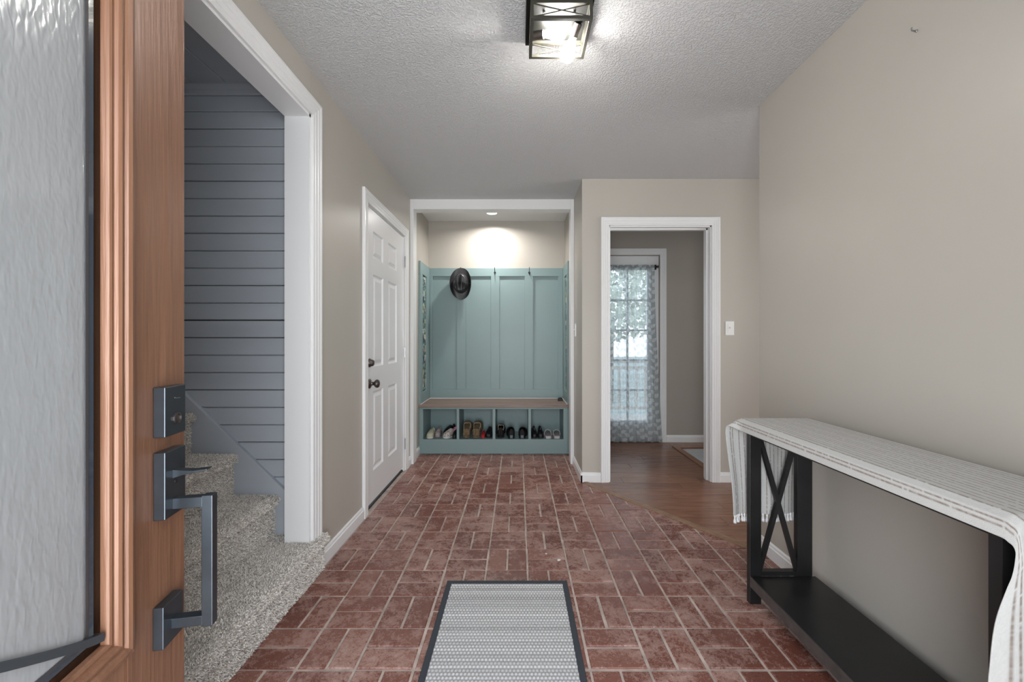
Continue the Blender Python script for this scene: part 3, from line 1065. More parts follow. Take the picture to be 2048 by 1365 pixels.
# ------------------------------------------------------------------ copper front door, standing open at the left
ang = math.radians(11.0)
u = Vector((math.sin(ang), -math.cos(ang), 0))          # from free edge to hinge
nrm = Vector((math.cos(ang), math.sin(ang), 0))
m4 = Matrix(((u.x, nrm.x, 0, -0.650), (u.y, nrm.y, 0, 0.800), (0, 0, 1, 0), (0, 0, 0, 1)))
fd = thing('door_front', None, 'copper brown wooden front door with textured glass, standing open at the left', 'door', kind='structure', mat4=m4)
LI0, LI1, LZ0, LZ1 = 0.152, 0.760, 0.652, 1.93          # opening of the glass
T = 0.045


def fl_(a, b, h): return (a, h, b)                       # local: a along the door, b up, h proud of the face


for a, b in ((0.0, LI0), (LI1, 0.91)): box_obj('stile', a, b, -T, 0, 0.012, 2.035, M['copper'], fd, local=True, bevel=0.0025)
for a, b in ((0.012, LZ0), (LZ1, 2.035)): box_obj('rail', LI0, LI1, -T, 0, a, b, M['copper'], fd, local=True)
prof = [(0.006, 0), (0.006, 0.005), (0.003, 0.009), (-0.004, 0.011), (-0.010, 0.009), (-0.0125, 0.005), (-0.015, 0.0045), (-0.0175, 0.007),
        (-0.0215, 0.008), (-0.0255, 0.0055), (-0.027, 0.001), (-0.0295, 0.0005), (-0.032, 0.0015), (-0.035, 0.0), (-0.0365, -0.003), (-0.0375, -0.010), (0.0, -0.010)]
MB().sweep_rect(fl_, LI0, LI1, LZ0, LZ1, prof).build('moulding', M['copper'], fd, local=True)
prof2 = [(0.010, -T), (0.010, -T - 0.008), (-0.004, -T - 0.012), (-0.030, -T - 0.008), (-0.048, -T + 0.004), (-0.048, -T + 0.014), (0.0, -T + 0.014)]
MB().sweep_rect(fl_, LI0, LI1, LZ0, LZ1, prof2).build('moulding', M['copper'], fd, local=True)
# glazing: bevelled border strip with its dark reflection as colour, lead came, hammered privacy panel
IS0, IS1, IZ0, IZ1 = LI0 + 0.036, LI1 - 0.036, LZ0 + 0.036, LZ1 - 0.036
BW = 0.030
gl = MB()
gl.sweep_rect(fl_, IS0 + BW, IS1 - BW, IZ0 + BW, IZ1 - BW, [(BW + 0.002, -0.030), (BW + 0.002, -0.026), (0.012, -0.007), (0, -0.008), (0, -0.030)])
gl.build('border_glass', M['glass_border'], fd, local=True)
nu, nv = 60, 180
A = np.linspace(IS0 + BW, IS1 - BW, nu); B = np.linspace(IZ0 + BW, IZ1 - BW, nv)
AA, BB = np.meshgrid(A, B, indexing='ij')
W = np.zeros_like(AA)
for _ in range(60):
    kx, kz = np.random.uniform(60, 190), np.random.uniform(-75, 75)
    W += np.sin(AA * kx + BB * kz + np.random.rand() * 6.28)
W *= 0.00006 / 6.0
V = np.stack([AA, -0.0115 + W, BB], -1)
gp = grid_mesh('privacy_glass', V, M['glass_wavy'], fd, local=True, solid=0.0)
s = gp.modifiers.new('thick', 'SOLIDIFY'); s.thickness = 0.005; s.offset = -1
cm = MB().sweep_rect(fl_, IS0 + BW, IS1 - BW, IZ0 + BW, IZ1 - BW, [(0.0035, -0.031), (0.0035, -0.007), (-0.0025, -0.006), (-0.0025, -0.031)])
cm.build('came', M['came'], fd, local=True)
# curved lead line sweeping across the foot of the glass
cs = 0.5 * (IS0 + IS1)
pth = []
for k in range(41):
    t = -1 + 2 * k / 40
    sx_ = cs + t * (IS1 - IS0 - 0.01) / 2
    zz = LZ0 + 0.052 + 0.135 * (1 - abs(t)) ** 1.15
    pth.append((sx_, zz))
cv = MB()
vs, fs = [], []
for (sx_, zz) in pth:
    vs += [(sx_, -0.028, zz - 0.007), (sx_, -0.0020, zz - 0.006), (sx_, -0.0020, zz + 0.006), (sx_, -0.028, zz + 0.007)]
for k in range(40):
    for i in range(4):
        j = (i + 1) % 4
        fs.append((k * 4 + i, k * 4 + j, (k + 1) * 4 + j, (k + 1) * 4 + i))
cv.add(vs, fs).build('curved_came', M['came'], fd, local=True)
# keypad deadbolt
pS0, pS1 = 0.033, 0.092
kp = box_obj('deadbolt_plate', pS0, pS1, 0, 0.019, 0.975, 1.063, M['dark_metal'], fd, local=True, bevel=0.0015)
kc = MB().lathe([(0, 0.0), (0.0105, 0), (0.0105, 0.0025), (0.0085, 0.003), (0.0085, 0.0015), (0, 0.0015)], (0.060, 0.019, 1.004), (0, 1, 0), 20)
kc.build('keyhole', M['bronze'], kp, local=True, smooth=False)
mk = MB().bar((0.050, 0.0192, 1.0395), (0.062, 0.0192, 1.0405), 0.0012, 0.0005, (0, 0, 1)).bar((0.061, 0.0192, 1.0403), (0.066, 0.0192, 1.0416), 0.0016, 0.0005, (0, 0, 1))
mk.build('emblem', M['steel'], kp, local=True)
# handle set: plate with thumb latch, square pull, lower plate
hp = box_obj('handle_plate', pS0, pS1, 0, 0.019, 0.831, 0.949, M['dark_metal'], fd, local=True, bevel=0.0015)
th = MB().prism([(0.017, 0.897), (0.034, 0.902), (0.050, 0.905), (0.073, 0.909), (0.073, 0.9115), (0.050, 0.9095), (0.030, 0.911), (0.017, 0.913)], lambda a, b, h: (h, a, b), 0.0535, 0.0715)
th.build('thumb_latch', M['dark_metal'], hp, local=True, bevel=0.0008)
MB().lathe([(0, 0), (0.004, 0), (0.004, 0.0012), (0, 0.0012)], (0.0625, 0.019, 0.890), (0, 1, 0), 14).build('screw', M['ribbon'], hp, local=True)
lp = box_obj('pull_plate', pS0 + 0.003, pS1 + 0.001, 0, 0.017, 0.606, 0.680, M['dark_metal'], fd, local=True, bevel=0.0015)
pull = MB()
pull.box(0.0535, 0.0715, 0.015, 0.066, 0.842, 0.861).box(0.0535, 0.0715, 0.015, 0.066, 0.628, 0.646).box(0.0535, 0.0715, 0.064, 0.082, 0.625, 0.863)
pull.build('pull_handle', M['dark_metal'], fd, local=True, bevel=0.0012)

# ------------------------------------------------------------------ ceiling light: flush plate, shallow cage with X sides, two bulbs
cl = thing('ceiling_light', (0.16, 1.62, CEIL), 'bronze flush ceiling light with a shallow X sided cage and two glowing bulbs', 'lamp')
FX0, FX1, FY0, FY1, FZ0, FZ1 = 0.046, 0.276, 1.510, 1.728, 2.330, 2.400
can = MB().box(0.031, 0.283, 1.49, 1.748, FZ1, CEIL - 0.0005)
can.build('canopy', M['canopy'], cl, bevel=0.002)
tb_ = 0.012
for zz in (FZ0, FZ1 - tb_):
    for yy in (FY0, FY1 - tb_): box_obj('rail', FX0, FX1, yy, yy + tb_, zz, zz + tb_, M['fixture'], cl)
    for xx in (FX0, FX1 - tb_): box_obj('rail', xx, xx + tb_, FY0 + tb_, FY1 - tb_, zz, zz + tb_, M['fixture'], cl)
for xx in (FX0, FX1 - tb_):
    for yy in (FY0, FY1 - tb_): box_obj('post', xx, xx + tb_, yy, yy + tb_, FZ0 + tb_, FZ1 - tb_, M['fixture'], cl)
for yy in (FY0 + 0.005, FY1 - 0.007):
    for s in (0, 1):
        a, b = (FZ0 + tb_, FZ1 - tb_) if s else (FZ1 - tb_, FZ0 + tb_)
        MB().bar((FX0 + tb_, yy + 0.002 * s, a), (FX1 - tb_, yy + 0.002 * s, b), 0.004, 0.003, (0, 0, 1)).build('cross_bar', M['fixture'], cl)
for xx in (FX0 + 0.005, FX1 - 0.007):
    for s in (0, 1):
        a, b = (FZ0 + tb_, FZ1 - tb_) if s else (FZ1 - tb_, FZ0 + tb_)
        MB().bar((xx + 0.002 * s, FY0 + tb_, a), (xx + 0.002 * s, FY1 - tb_, b), 0.004, 0.003, (0, 0, 1)).build('cross_bar', M['fixture'], cl)
BULB = [(0.012, 0), (0.0135, 0.012), (0.017, 0.024), (0.024, 0.042), (0.0295, 0.060), (0.0300, 0.070), (0.0275, 0.082), (0.020, 0.091), (0.010, 0.0955), (0, 0.0965)]
for p0, p1, sock in (((0.237, 1.618, 2.396), (0.196, 1.707, 2.306), 0.045), ((0.058, 1.652, 2.370), (0.190, 1.612, 2.362), 0.046)):
    a, b = Vector(p0), Vector(p1)
    t = (b - a).normalized()
    so = MB().lathe([(0, 0), (0.0165, 0), (0.0165, sock), (0.012, sock), (0.012, sock - 0.004), (0, sock - 0.004)], a, t, 20).build('socket', M['bronze'], cl, smooth=False)
    MB().lathe(BULB, a + t * (sock - 0.003), t, 24).build('bulb', M['bulb'], cl, smooth=True, label='glowing white bulb')
for sx_ in (0.10, 0.215):
    MB().lathe([(0, 0), (0.005, 0), (0.005, 0.006), (0.003, 0.009), (0, 0.009)], (sx_, 1.565, FZ1), (0, 0, -1), 12).build('screw', M['steel'], cl)

dl_ = thing('downlight', (-0.27, 4.24, 2.460), 'small round recessed downlight glowing in the alcove ceiling', 'lamp')
MB().lathe([(0.052, 0), (0.066, 0), (0.066, 0.004), (0.060, 0.007), (0.052, 0.005)], (-0.27, 4.24, 2.460), (0, 0, -1), 32).build('ring', M['white'], dl_)
MB().lathe([(0, 0.0015), (0.052, 0.0015), (0.052, 0.004), (0, 0.0045)], (-0.27, 4.24, 2.460), (0, 0, -1), 32).build('lens', M['lens'], dl_)

# ------------------------------------------------------------------ bench with cubbies
bench = thing('storage_bench', (-0.24, 4.3, 0), 'teal built in storage bench with a worn wooden seat and four shoe cubbies', 'bench')
BY0, BY1 = 4.112, 4.535
cub = [(-0.9516, -0.6155), (-0.590, -0.255), (-0.227, 0.103), (0.1306, 0.4552)]
CZ0, CZ1 = 0.147, 0.450
BX0, BX1 = XL + 0.001, XH - 0.001
box_obj('base', BX0, BX1, BY0, BY0 + 0.02, 0.001, CZ0, M['teal'], bench, bevel=0.0015)
box_obj('floor_board', BX0, BX1, BY0 + 0.02, BY1, CZ0 - 0.018, CZ0, M['teal'], bench)
box_obj('top_rail', BX0, BX1, BY0, BY0 + 0.02, CZ1, 0.470, M['teal'], bench, bevel=0.0015)
box_obj('back_board', BX0, BX1, 4.478, 4.490, CZ0, 0.470, M['teal'], bench)
edges = [(BX0, cub[0][0]), (cub[0][1], cub[1][0]), (cub[1][1], cub[2][0]), (cub[2][1], cub[3][0]), (cub[3][1], BX1)]
for i, (a, b) in enumerate(edges):
    box_obj('side' if i in (0, 4) else 'divider', a, b, BY0, 4.478, CZ0, CZ1, M['teal'], bench, bevel=0.0012)
box_obj('seat', BX0, BX1, BY0 - 0.030, BY1 - 0.012, 0.470, 0.499, M['seat_wood'], bench, bevel=0.003)
cau = MB().box(BX0, BX1, 4.511, 4.5225, 0.499, 0.505).box(BX0 + 0.019, BX0 + 0.025, BY0 - 0.02, 4.511, 0.499, 0.503).box(BX1 - 0.025, BX1 - 0.019, BY0 - 0.02, 4.511, 0.499, 0.503)
cau.build('caulk_bead', M['white'], bench)

# teal panelling behind the bench
pan = thing('wall_panelling', (-0.24, YB, 0.5), 'teal board and batten panelling on the back wall of the alcove', 'panelling')
PZ0, PZ1 = 0.5055, 1.935
PX0, PX1 = XL + 0.0215, XH - 0.0215
box_obj('backing', PX0, PX1, YB - 0.006, YB - 0.0005, PZ0, PZ1, M['teal'], pan)
FYa, FYb = YB - 0.024, YB - 0.006


def pxx(px): return (px - 1036) / FPX * (YB - 0.024)


box_obj('rail', PX0, PX1, FYa, FYb, 1.846, PZ1, M['teal'], pan, bevel=0.0015)
box_obj('rail', PX0, PX1, FYa, FYb, PZ0, 0.600, M['teal'], pan, bevel=0.0015)
for a, b in ((PX0, pxx(865.0)), (pxx(913.8), pxx(931.5)), (pxx(981.8), pxx(999.0)), (pxx(1049.2), pxx(1066.2)), (pxx(1116.0), PX1)):
    box_obj('batten', a, b, FYa, FYb, 0.600, 1.846, M['teal'], pan, bevel=0.0015)


def floral(nu, nv, su, sv, seed):
    rng = np.random.RandomState(seed)
    U, Vv = np.meshgrid(np.linspace(0, su, nu), np.linspace(0, sv, nv), indexing='ij')
    C = np.zeros((nu, nv, 3)); C[:] = (0.030, 0.060, 0.085)
    pal_leaf = [(0.10, 0.17, 0.10), (0.20, 0.28, 0.16), (0.34, 0.44, 0.40), (0.12, 0.22, 0.24)]
    pal_fl = [(0.80, 0.76, 0.62), (0.66, 0.60, 0.34), (0.72, 0.40, 0.44), (0.82, 0.80, 0.78), (0.58, 0.64, 0.62)]
    for _ in range(int(230 * su * sv / 0.2)):
        cx, cy, a, l, wd = rng.rand() * su, rng.rand() * sv, rng.rand() * 6.28, rng.uniform(.018, .04), rng.uniform(.006, .011)
        x = (U - cx) * math.cos(a) + (Vv - cy) * math.sin(a); y = -(U - cx) * math.sin(a) + (Vv - cy) * math.cos(a)
        C[(np.abs(x) < l) & (np.abs(y) < wd * (1 - (x / l) ** 2))] = pal_leaf[rng.randint(4)]
    for _ in range(int(60 * su * sv / 0.2)):
        cx, cy, r, ph = rng.rand() * su, rng.rand() * sv, rng.uniform(.015, .032), rng.rand() * 6.28
        d = np.hypot(U - cx, Vv - cy); th = np.arctan2(Vv - cy, U - cx)
        col = np.array(pal_fl[rng.randint(5)])
        k = rng.randint(5, 7)
        msk = d < r * (0.72 + 0.28 * np.cos(k * th + ph))
        C[msk] = col * (0.75 + 0.25 * np.clip(d[msk] / r, 0, 1))[:, None]
        C[d < r * 0.22] = (0.40, 0.26, 0.10)
    return C


for side, xf, sg, lab in (('left', XL, 1, 'left'), ('right', XH, -1, 'right')):
    sp = thing('side_panelling', (xf, 4.3, 0.5), 'narrow teal panel with a floral fabric inset on the %s wall of the alcove' % lab, 'panelling', group=None)
    ya, yb = 4.085, YB - 0.0005
    th_ = 0.0205
    iy0, iy1, iz0, iz1 = 4.19, 4.372, 0.61, 1.815
    for a, b in ((ya, iy0), (iy1, yb)): box_obj('stile', xf + sg * 0.0006, xf + sg * th_, a, b, 0.500, 1.935, M['teal'], sp, bevel=0.0015)
    for a, b in ((0.500, iz0), (iz1, 1.935)): box_obj('rail', xf + sg * 0.0006, xf + sg * th_, iy0, iy1, a, b, M['teal'], sp, bevel=0.0015)
    nu, nv = 76, 480
    YY, ZZ = np.meshgrid(np.linspace(iy0, iy1, nu), np.linspace(iz0, iz1, nv), indexing='ij')
    V = np.stack([np.full_like(YY, xf + sg * 0.006), YY, ZZ], -1)
    grid_mesh('floral_inset', V, M['floral'], sp, col=floral(nu, nv, iy1 - iy0, iz1 - iz0, 3 if sg > 0 else 8), smooth=False)

# coat hooks
HOOKZ = 1.885
hook_x = [pxx(922.3), pxx(989.8), pxx(1058.5)]
hook_labels = ['black metal coat hook hidden behind the hanging hat', 'bare black coat hook on the middle batten of the teal panelling', 'bare black coat hook farthest to the right on the teal panelling']
for hx, lab in zip(hook_x, hook_labels):
    hk = thing('coat_hook', (hx, FYa, HOOKZ), lab, 'hook', group='coat hooks on the teal panelling')
    y = FYa
    MB().lathe([(0, 0), (0.012, 0), (0.012, 0.003), (0.009, 0.005), (0, 0.005)], (hx, y, HOOKZ), (0, -1, 0), 16).build('plate', M['black_metal'], hk)
    MB().tube([(hx, y - 0.004, HOOKZ + 0.004), (hx, y - 0.020, HOOKZ + 0.008), (hx, y - 0.034, HOOKZ + 0.022), (hx, y - 0.042, HOOKZ + 0.044), (hx, y - 0.046, HOOKZ + 0.050)], [.0032, .003, .003, .0028, .0045], 8).build('upper_prong', M['black_metal'], hk, smooth=True)
    MB().tube([(hx, y - 0.004, HOOKZ - 0.004), (hx, y - 0.010, HOOKZ - 0.022), (hx, y - 0.022, HOOKZ - 0.029), (hx, y - 0.032, HOOKZ - 0.020), (hx, y - 0.034, HOOKZ - 0.010)], [.003, .003, .003, .0028, .0042], 8).build('lower_prong', M['black_metal'], hk, smooth=True)

# ------------------------------------------------------------------ felt hat hanging on the first hook (open side to the wall)
HX, HY, HZ = -0.620, 4.462, 1.757
hat = thing('felt_hat', (HX, HY, HZ), 'dark charcoal felt hat with curled brim and creased crown hanging on a hook', 'hat')
nu, nv = 44, 72
R_ = np.linspace(0, 1, nu); TH = np.linspace(0, 2 * PI, nv)
V = np.zeros((nu, nv, 3))
Ra, Rb = 0.128, 0.173            # brim half width and half length
Ca, Cb = 0.080, 0.103            # crown base
for i, r in enumerate(R_):
    for j, t in enumerate(TH):
        c, s = math.cos(t), math.sin(t)
        if r < 0.40:             # brim from edge to crown base
            k = r / 0.40
            a = Ra + (Ca - Ra) * k; b = Rb + (Cb - Rb) * k
            curl = 0.050 * abs(c) ** 2.2 * (1 - k) ** 1.8 - 0.012 * abs(s) ** 3 * (1 - k)
            x, z, h = a * c * (1 - 0.10 * abs(c) * (1 - k) ** 2), b * s, curl
        elif r < 0.74:           # crown wall
            k = (r - 0.40) / 0.34
            sh = 1 - 0.17 * k ** 1.5
            x, z, h = Ca * c * sh, Cb * s * sh, 0.112 * (k ** 0.85) * (1 - 0.06 * (s < 0) * abs(s))
        else:                    # crown top with centre crease and two side dents
            k = (r - 0.74) / 0.26
            sh = 0.83 * (1 - k)
            x, z = Ca * c * sh, Cb * s * sh
            h = 0.112 * (1 - 0.06 * (s < 0) * abs(s)) + 0.010 * math.sin(k * PI / 2)
        if r >= 0.40:
            kk = min(1, (r - 0.40) / 0.30)
            crease = math.exp(-(x / 0.013) ** 2) * math.exp(-((z - 0.005) / 0.062) ** 2) * 0.030
            dents = sum(math.exp(-((x - q) / 0.018) ** 2) * math.exp(-((z + 0.040) / 0.040) ** 2) for q in (-0.042, 0.042)) * 0.026
            h -= (crease + dents) * kk ** 2
        V[i, j] = (HX + x, HY - 0.004 - h, HZ + z)
o = grid_mesh('body', V, M['felt'], hat)
s_ = o.modifiers.new('thick', 'SOLIDIFY'); s_.thickness = 0.003; s_.offset = 0
o.modifiers.new('smooth', 'SUBSURF').levels = 1
o.modifiers['smooth'].render_levels = 1
vs, fs = [], []
nb_ = 60
for j in range(nb_):
    t = 2 * PI * j / nb_
    for k, h in ((1.035, 0.004), (1.02, 0.024), (0.985, 0.026), (0.99, 0.003)):
        vs.append((HX + Ca * math.cos(t) * k, HY - 0.004 - h, HZ + Cb * math.sin(t) * k))
for j in range(nb_):
    j2 = (j + 1) % nb_
    for k in range(4):
        k2 = (k + 1) % 4
        fs.append((j * 4 + k, j2 * 4 + k, j2 * 4 + k2, j * 4 + k2))
MB().add(vs, fs).build('hat_band', M['ribbon'], hat, smooth=True)

# ------------------------------------------------------------------ shoes
def smat(name, col, rough=0.6, var=0.1, bump=0.2, spec=0.4):
    return plain(name, col, rough, spec=spec, var=var, vscale=60, bump=bump, bscale=300, bdist=0.001)


SM = dict(
    cream=smat('cream_canvas', (0.52, 0.51, 0.38)), pinkgrey=smat('mauve_grey_knit', (0.34, 0.28, 0.28), var=0.35),
    floralw=smat('white_speckled_canvas', (0.50, 0.45, 0.42), var=0.55), pink=smat('pink_lining', (0.70, 0.16, 0.36)),
    black=smat('black_leather', (0.010, 0.010, 0.011), 0.45), gloss=smat('black_patent', (0.010, 0.011, 0.015), 0.16, bump=0.05, spec=0.7),
    tan=smat('tan_suede', (0.20, 0.145, 0.085), 0.9, var=0.3), tanin=smat('tan_insole', (0.25, 0.185, 0.105), 0.9),
    trim=smat('beige_binding', (0.42, 0.36, 0.27)), red=smat('red_canvas', (0.38, 0.02, 0.025)), sole=smat('white_rubber', (0.60, 0.59, 0.56)),
    dsole=smat('black_rubber', (0.013, 0.013, 0.013), 0.7), greyfoam=smat('pale_grey_foam', (0.46, 0.43, 0.44), 0.7, var=0.03),
    greyin=smat('grey_footbed', (0.36, 0.34, 0.35), 0.8), tealgrey=smat('grey_heel_tab', (0.10, 0.14, 0.15), 0.5), inner=smat('dark_lining', (0.02, 0.02, 0.02), 0.9))


def outline(t, W):
    """half widths (left, right) of a sole at t = 0 heel .. 1 toe"""
    e = min(1.0, t / 0.10) ; f = min(1.0, (1 - t) / 0.20)
    end = math.sqrt(max(0, 1 - (1 - e) ** 2)) * math.sqrt(max(0, 1 - (1 - f) ** 2))
    body = 0.37 + 0.13 * (0.5 - 0.5 * math.cos(min(1, max(0, (t - 0.25) / 0.45)) * PI)) - 0.03 * math.exp(-((t - 0.35) / 0.15) ** 2)
    return max(0.02, body * end) * W


def shoe(name, label, pos, yaw, L, W, H, up, sole, ins, pitch=0.0, open_to=0.50, soleh=0.016, trim=None, heel=None, collar=None, cuff=0.0, laces=None):
    mt = Matrix.Translation(Vector(pos)) @ Matrix.Rotation(yaw, 4, 'Z') @ Matrix.Rotation(-pitch, 4, 'Y')
    rt = thing(name, None, label, 'shoe', group='shoes in the bench cubbies', mat4=mt)
    n = 26
    ts = [0.5 - 0.5 * math.cos(PI * i / (n - 1)) for i in range(n)]
    pl = [(t * L, -outline(t, W)) for t in ts] + [(t * L, outline(t, W)) for t in ts[::-1]]
    MB().prism(pl, lambda a, b, h: (a, b, h), 0, soleh, 0.002).build('sole', sole, rt, local=True)
    inn = [(0.012 + t * (L - 0.03), -outline(t, W) * 0.86) for t in ts] + [(0.012 + t * (L - 0.03), outline(t, W) * 0.86) for t in ts[::-1]]
    MB().prism(inn, lambda a, b, h: (a, b, h), soleh, soleh + 0.006).build('insole', ins, rt, local=True)
    m = 21
    nt = 40
    tt = np.array([0.5 - 0.5 * math.cos(PI * i / (nt - 1)) for i in range(nt)])
    V = np.zeros((nt, m, 3)); keep = np.ones((nt - 1, m - 1), bool)
    rim = []
    for i, t in enumerate(tt):
        w = outline(t, W) * 0.97
        if t < open_to: top = H * (1.0 - 0.22 * math.sin(t / open_to * PI) ) + cuff * (1 - t / open_to)
        else:
            q = (t - open_to) / (1 - open_to)
            top = H * (1 - 0.48 * q ** 0.9) * math.sqrt(max(0.0, 1 - q ** 5))
        top = max(top, 0.006)
        if t < 0.04: top = H + cuff
        for j in range(m):
            a = PI * j / (m - 1)
            cc, ss = math.cos(a), math.sin(a)
            x = w * math.copysign(abs(cc) ** 0.62, cc)
            V[i, j] = (t * L, x, soleh - 0.002 + top * ss ** 0.72)
    # opening: leave out the roof faces
    half = 0.62
    for i in range(nt - 1):
        t = 0.5 * (tt[i] + tt[i + 1])
        if 0.03 < t < open_to:
            q = (t - 0.03) / (open_to - 0.03)
            wd = half * math.sqrt(max(0, 1 - (2 * q - 1) ** 4)) * PI / 2
            for j in range(m - 1):
                a = PI * (j + 0.5) / (m - 1)
                if abs(a - PI / 2) < wd: keep[i, j] = False
    o = grid_mesh('upper', V, up, rt, local=True, keep=keep)
    s = o.modifiers.new('thick', 'SOLIDIFY'); s.thickness = 0.003; s.offset = 0
    if trim or collar:
        pts = []
        for i in range(nt):
            t = tt[i]
            if 0.03 < t < open_to:
                q = (t - 0.03) / (open_to - 0.03)
                wd = half * math.sqrt(max(0, 1 - (2 * q - 1) ** 4)) * PI / 2
                j = (PI / 2 - wd) / PI * (m - 1)
                j0 = int(j); fr_ = j - j0
                pts.append((V[i, j0] * (1 - fr_) + V[i, min(j0 + 1, m - 1)] * fr_, V[i, m - 1 - j0] * (1 - fr_) + V[i, max(m - 2 - j0, 0)] * fr_))
        ring = [tuple(p[0]) for p in pts] + [tuple(p[1]) for p in pts[::-1]]
        ring.append(ring[0])
        MB().tube(ring, 0.0032 if trim else 0.006, 6).build('collar', trim or collar, rt, local=True, smooth=True)
    if heel:
        MB().box(-0.002, 0.006, -W * 0.17, W * 0.17, 0.004, 0.036).build('heel_tab', heel, rt, local=True, bevel=0.003)
    if laces:
        for q in range(4):
            t = open_to + 0.03 + q * 0.065
            w = outline(t, W) * 0.5
            k = (t - open_to) / (1 - open_to)
            zt = soleh + H * (1 - 0.48 * k ** 0.9) + 0.001
            MB().tube([(t * L, -w, zt - 0.010), (t * L + 0.004, -w * 0.4, zt - 0.001), (t * L + 0.004, w * 0.4, zt - 0.001), (t * L, w, zt - 0.010)], 0.0024, 6).build('lace', laces, rt, local=True, smooth=True)
    return rt


FZ = CZ0 + 0.001
deg = math.radians
# first cubby
shoe('canvas_shoe', 'small cream canvas shoe at the far left of the first cubby', (-0.886, 4.300, FZ), deg(-94), 0.165, 0.070, 0.062, SM['cream'], SM['sole'], SM['inner'], open_to=0.42)
shoe('knit_shoe', 'mauve grey child shoe tucked beside the cream canvas shoe', (-0.826, 4.345, FZ), deg(-90), 0.150, 0.056, 0.060, SM['pinkgrey'], SM['pinkgrey'], SM['inner'], trim=SM['pinkgrey'])
shoe('dark_shoe', 'black shoe behind the white speckled sneaker, left of it', (-0.694, 4.462, FZ), deg(-111), 0.195, 0.066, 0.070, SM['black'], SM['dsole'], SM['inner'], open_to=0.4)
shoe('speckled_sneaker', 'white speckled child sneaker with a pink collar', (-0.652, 4.325, FZ), deg(-117), 0.205, 0.076, 0.066, SM['floralw'], SM['sole'], SM['pink'], open_to=0.42, collar=SM['pink'], laces=SM['sole'])
shoe('dark_sneaker', 'black shoe against the right side of the first cubby', (-0.641, 4.262, FZ), deg(-90), 0.140, 0.044, 0.052, SM['black'], SM['dsole'], SM['inner'])
# second cubby
for sx_, yw, lab in ((-0.522, 91, 'tan suede slipper with a beige rim, left one of the pair'), (-0.424, 88, 'tan suede slipper with a beige rim, right one of the pair')):
    shoe('suede_slipper', lab, (sx_, 4.138, FZ + (0.006)), deg(yw), 0.258, 0.100, 0.090, SM['tan'], SM['tan'], SM['tanin'], pitch=deg(19), open_to=0.54, trim=SM['trim'])
shoe('red_shoe', 'small red shoe wedged beside the right tan slipper', (-0.3555, 4.300, FZ), deg(-90), 0.150, 0.040, 0.036, SM['red'], SM['red'], SM['inner'])
shoe('patent_shoe', 'single shiny black shoe at the right of the second cubby', (-0.297, 4.345, FZ), deg(-90), 0.185, 0.072, 0.066, SM['gloss'], SM['dsole'], SM['inner'], open_to=0.42)
# third cubby
shoe('slip_on_shoe', 'black slip on shoe with a pale piped edge, left in the third cubby', (-0.176, 4.145, FZ + 0.004), deg(90), 0.235, 0.092, 0.092, SM['black'], SM['dsole'], SM['inner'], pitch=deg(10), open_to=0.50, trim=SM['trim'])
shoe('black_sneaker', 'black sneaker with a grey heel tab, left one in the third cubby', (-0.066, 4.130, FZ), deg(94), 0.27, 0.088, 0.084, SM['black'], SM['dsole'], SM['inner'], open_to=0.42, heel=SM['tealgrey'])
shoe('black_sneaker', 'black sneaker with a grey heel tab, right one in the third cubby', (0.042, 4.130, FZ), deg(87), 0.27, 0.092, 0.082, SM['black'], SM['dsole'], SM['inner'], open_to=0.42, heel=SM['tealgrey'])
# fourth cubby
shoe('dress_shoe', 'shiny black child shoe touching the left divider of the last cubby', (0.166, 4.345, FZ), deg(-90), 0.20, 0.062, 0.070, SM['gloss'], SM['dsole'], SM['inner'], open_to=0.4, laces=SM['gloss'])
shoe('dress_shoe', 'shiny black child shoe beside the pale grey slides', (0.231, 4.345, FZ), deg(-90), 0.20, 0.062, 0.072, SM['gloss'], SM['dsole'], SM['inner'], open_to=0.4, laces=SM['gloss'])


def slide(label, pos, yaw):
    mt = Matrix.Translation(Vector(pos)) @ Matrix.Rotation(yaw, 4, 'Z')
    rt = thing('slide_sandal', None, label, 'sandal', group='pale grey slides in the last cubby', mat4=mt)
    L, W = 0.180, 0.080
    n = 26
    ts = [0.5 - 0.5 * math.cos(PI * i / (n - 1)) for i in range(n)]
    pl = [(t * L, -outline(t, W)) for t in ts] + [(t * L, outline(t, W)) for t in ts[::-1]]
    MB().prism(pl, lambda a, b, h: (a, b, h), 0, 0.026, 0.004).build('sole', SM['greyfoam'], rt, local=True)
    pl2 = [(0.008 + t * (L - 0.016), -outline(t, W) * 0.84) for t in ts] + [(0.008 + t * (L - 0.016), outline(t, W) * 0.84) for t in ts[::-1]]
    MB().prism(pl2, lambda a, b, h: (a, b, h), 0.026, 0.0275).build('footbed', SM['greyin'], rt, local=True)
    V = np.zeros((9, 21, 3))
    for i in range(9):
        t = 0.50 + 0.30 * i / 8
        w = outline(t, W) * 1.0
        for j in range(21):
            a = PI * j / 20
            V[i, j] = (t * L, w * math.cos(a), 0.014 + (0.060 - 0.014 * (i / 8)) * math.sin(a) ** 0.7)
    o = grid_mesh('strap', V, SM['greyfoam'], rt, local=True)
    s = o.modifiers.new('thick', 'SOLIDIFY'); s.thickness = 0.006; s.offset = 0
    return rt


slide('pale grey slide sandal, left one of the pair in the last cubby', (0.308, 4.128, FZ), deg(91))
slide('pale grey slide sandal, right one of the pair in the last cubby', (0.394, 4.128, FZ), deg(88))

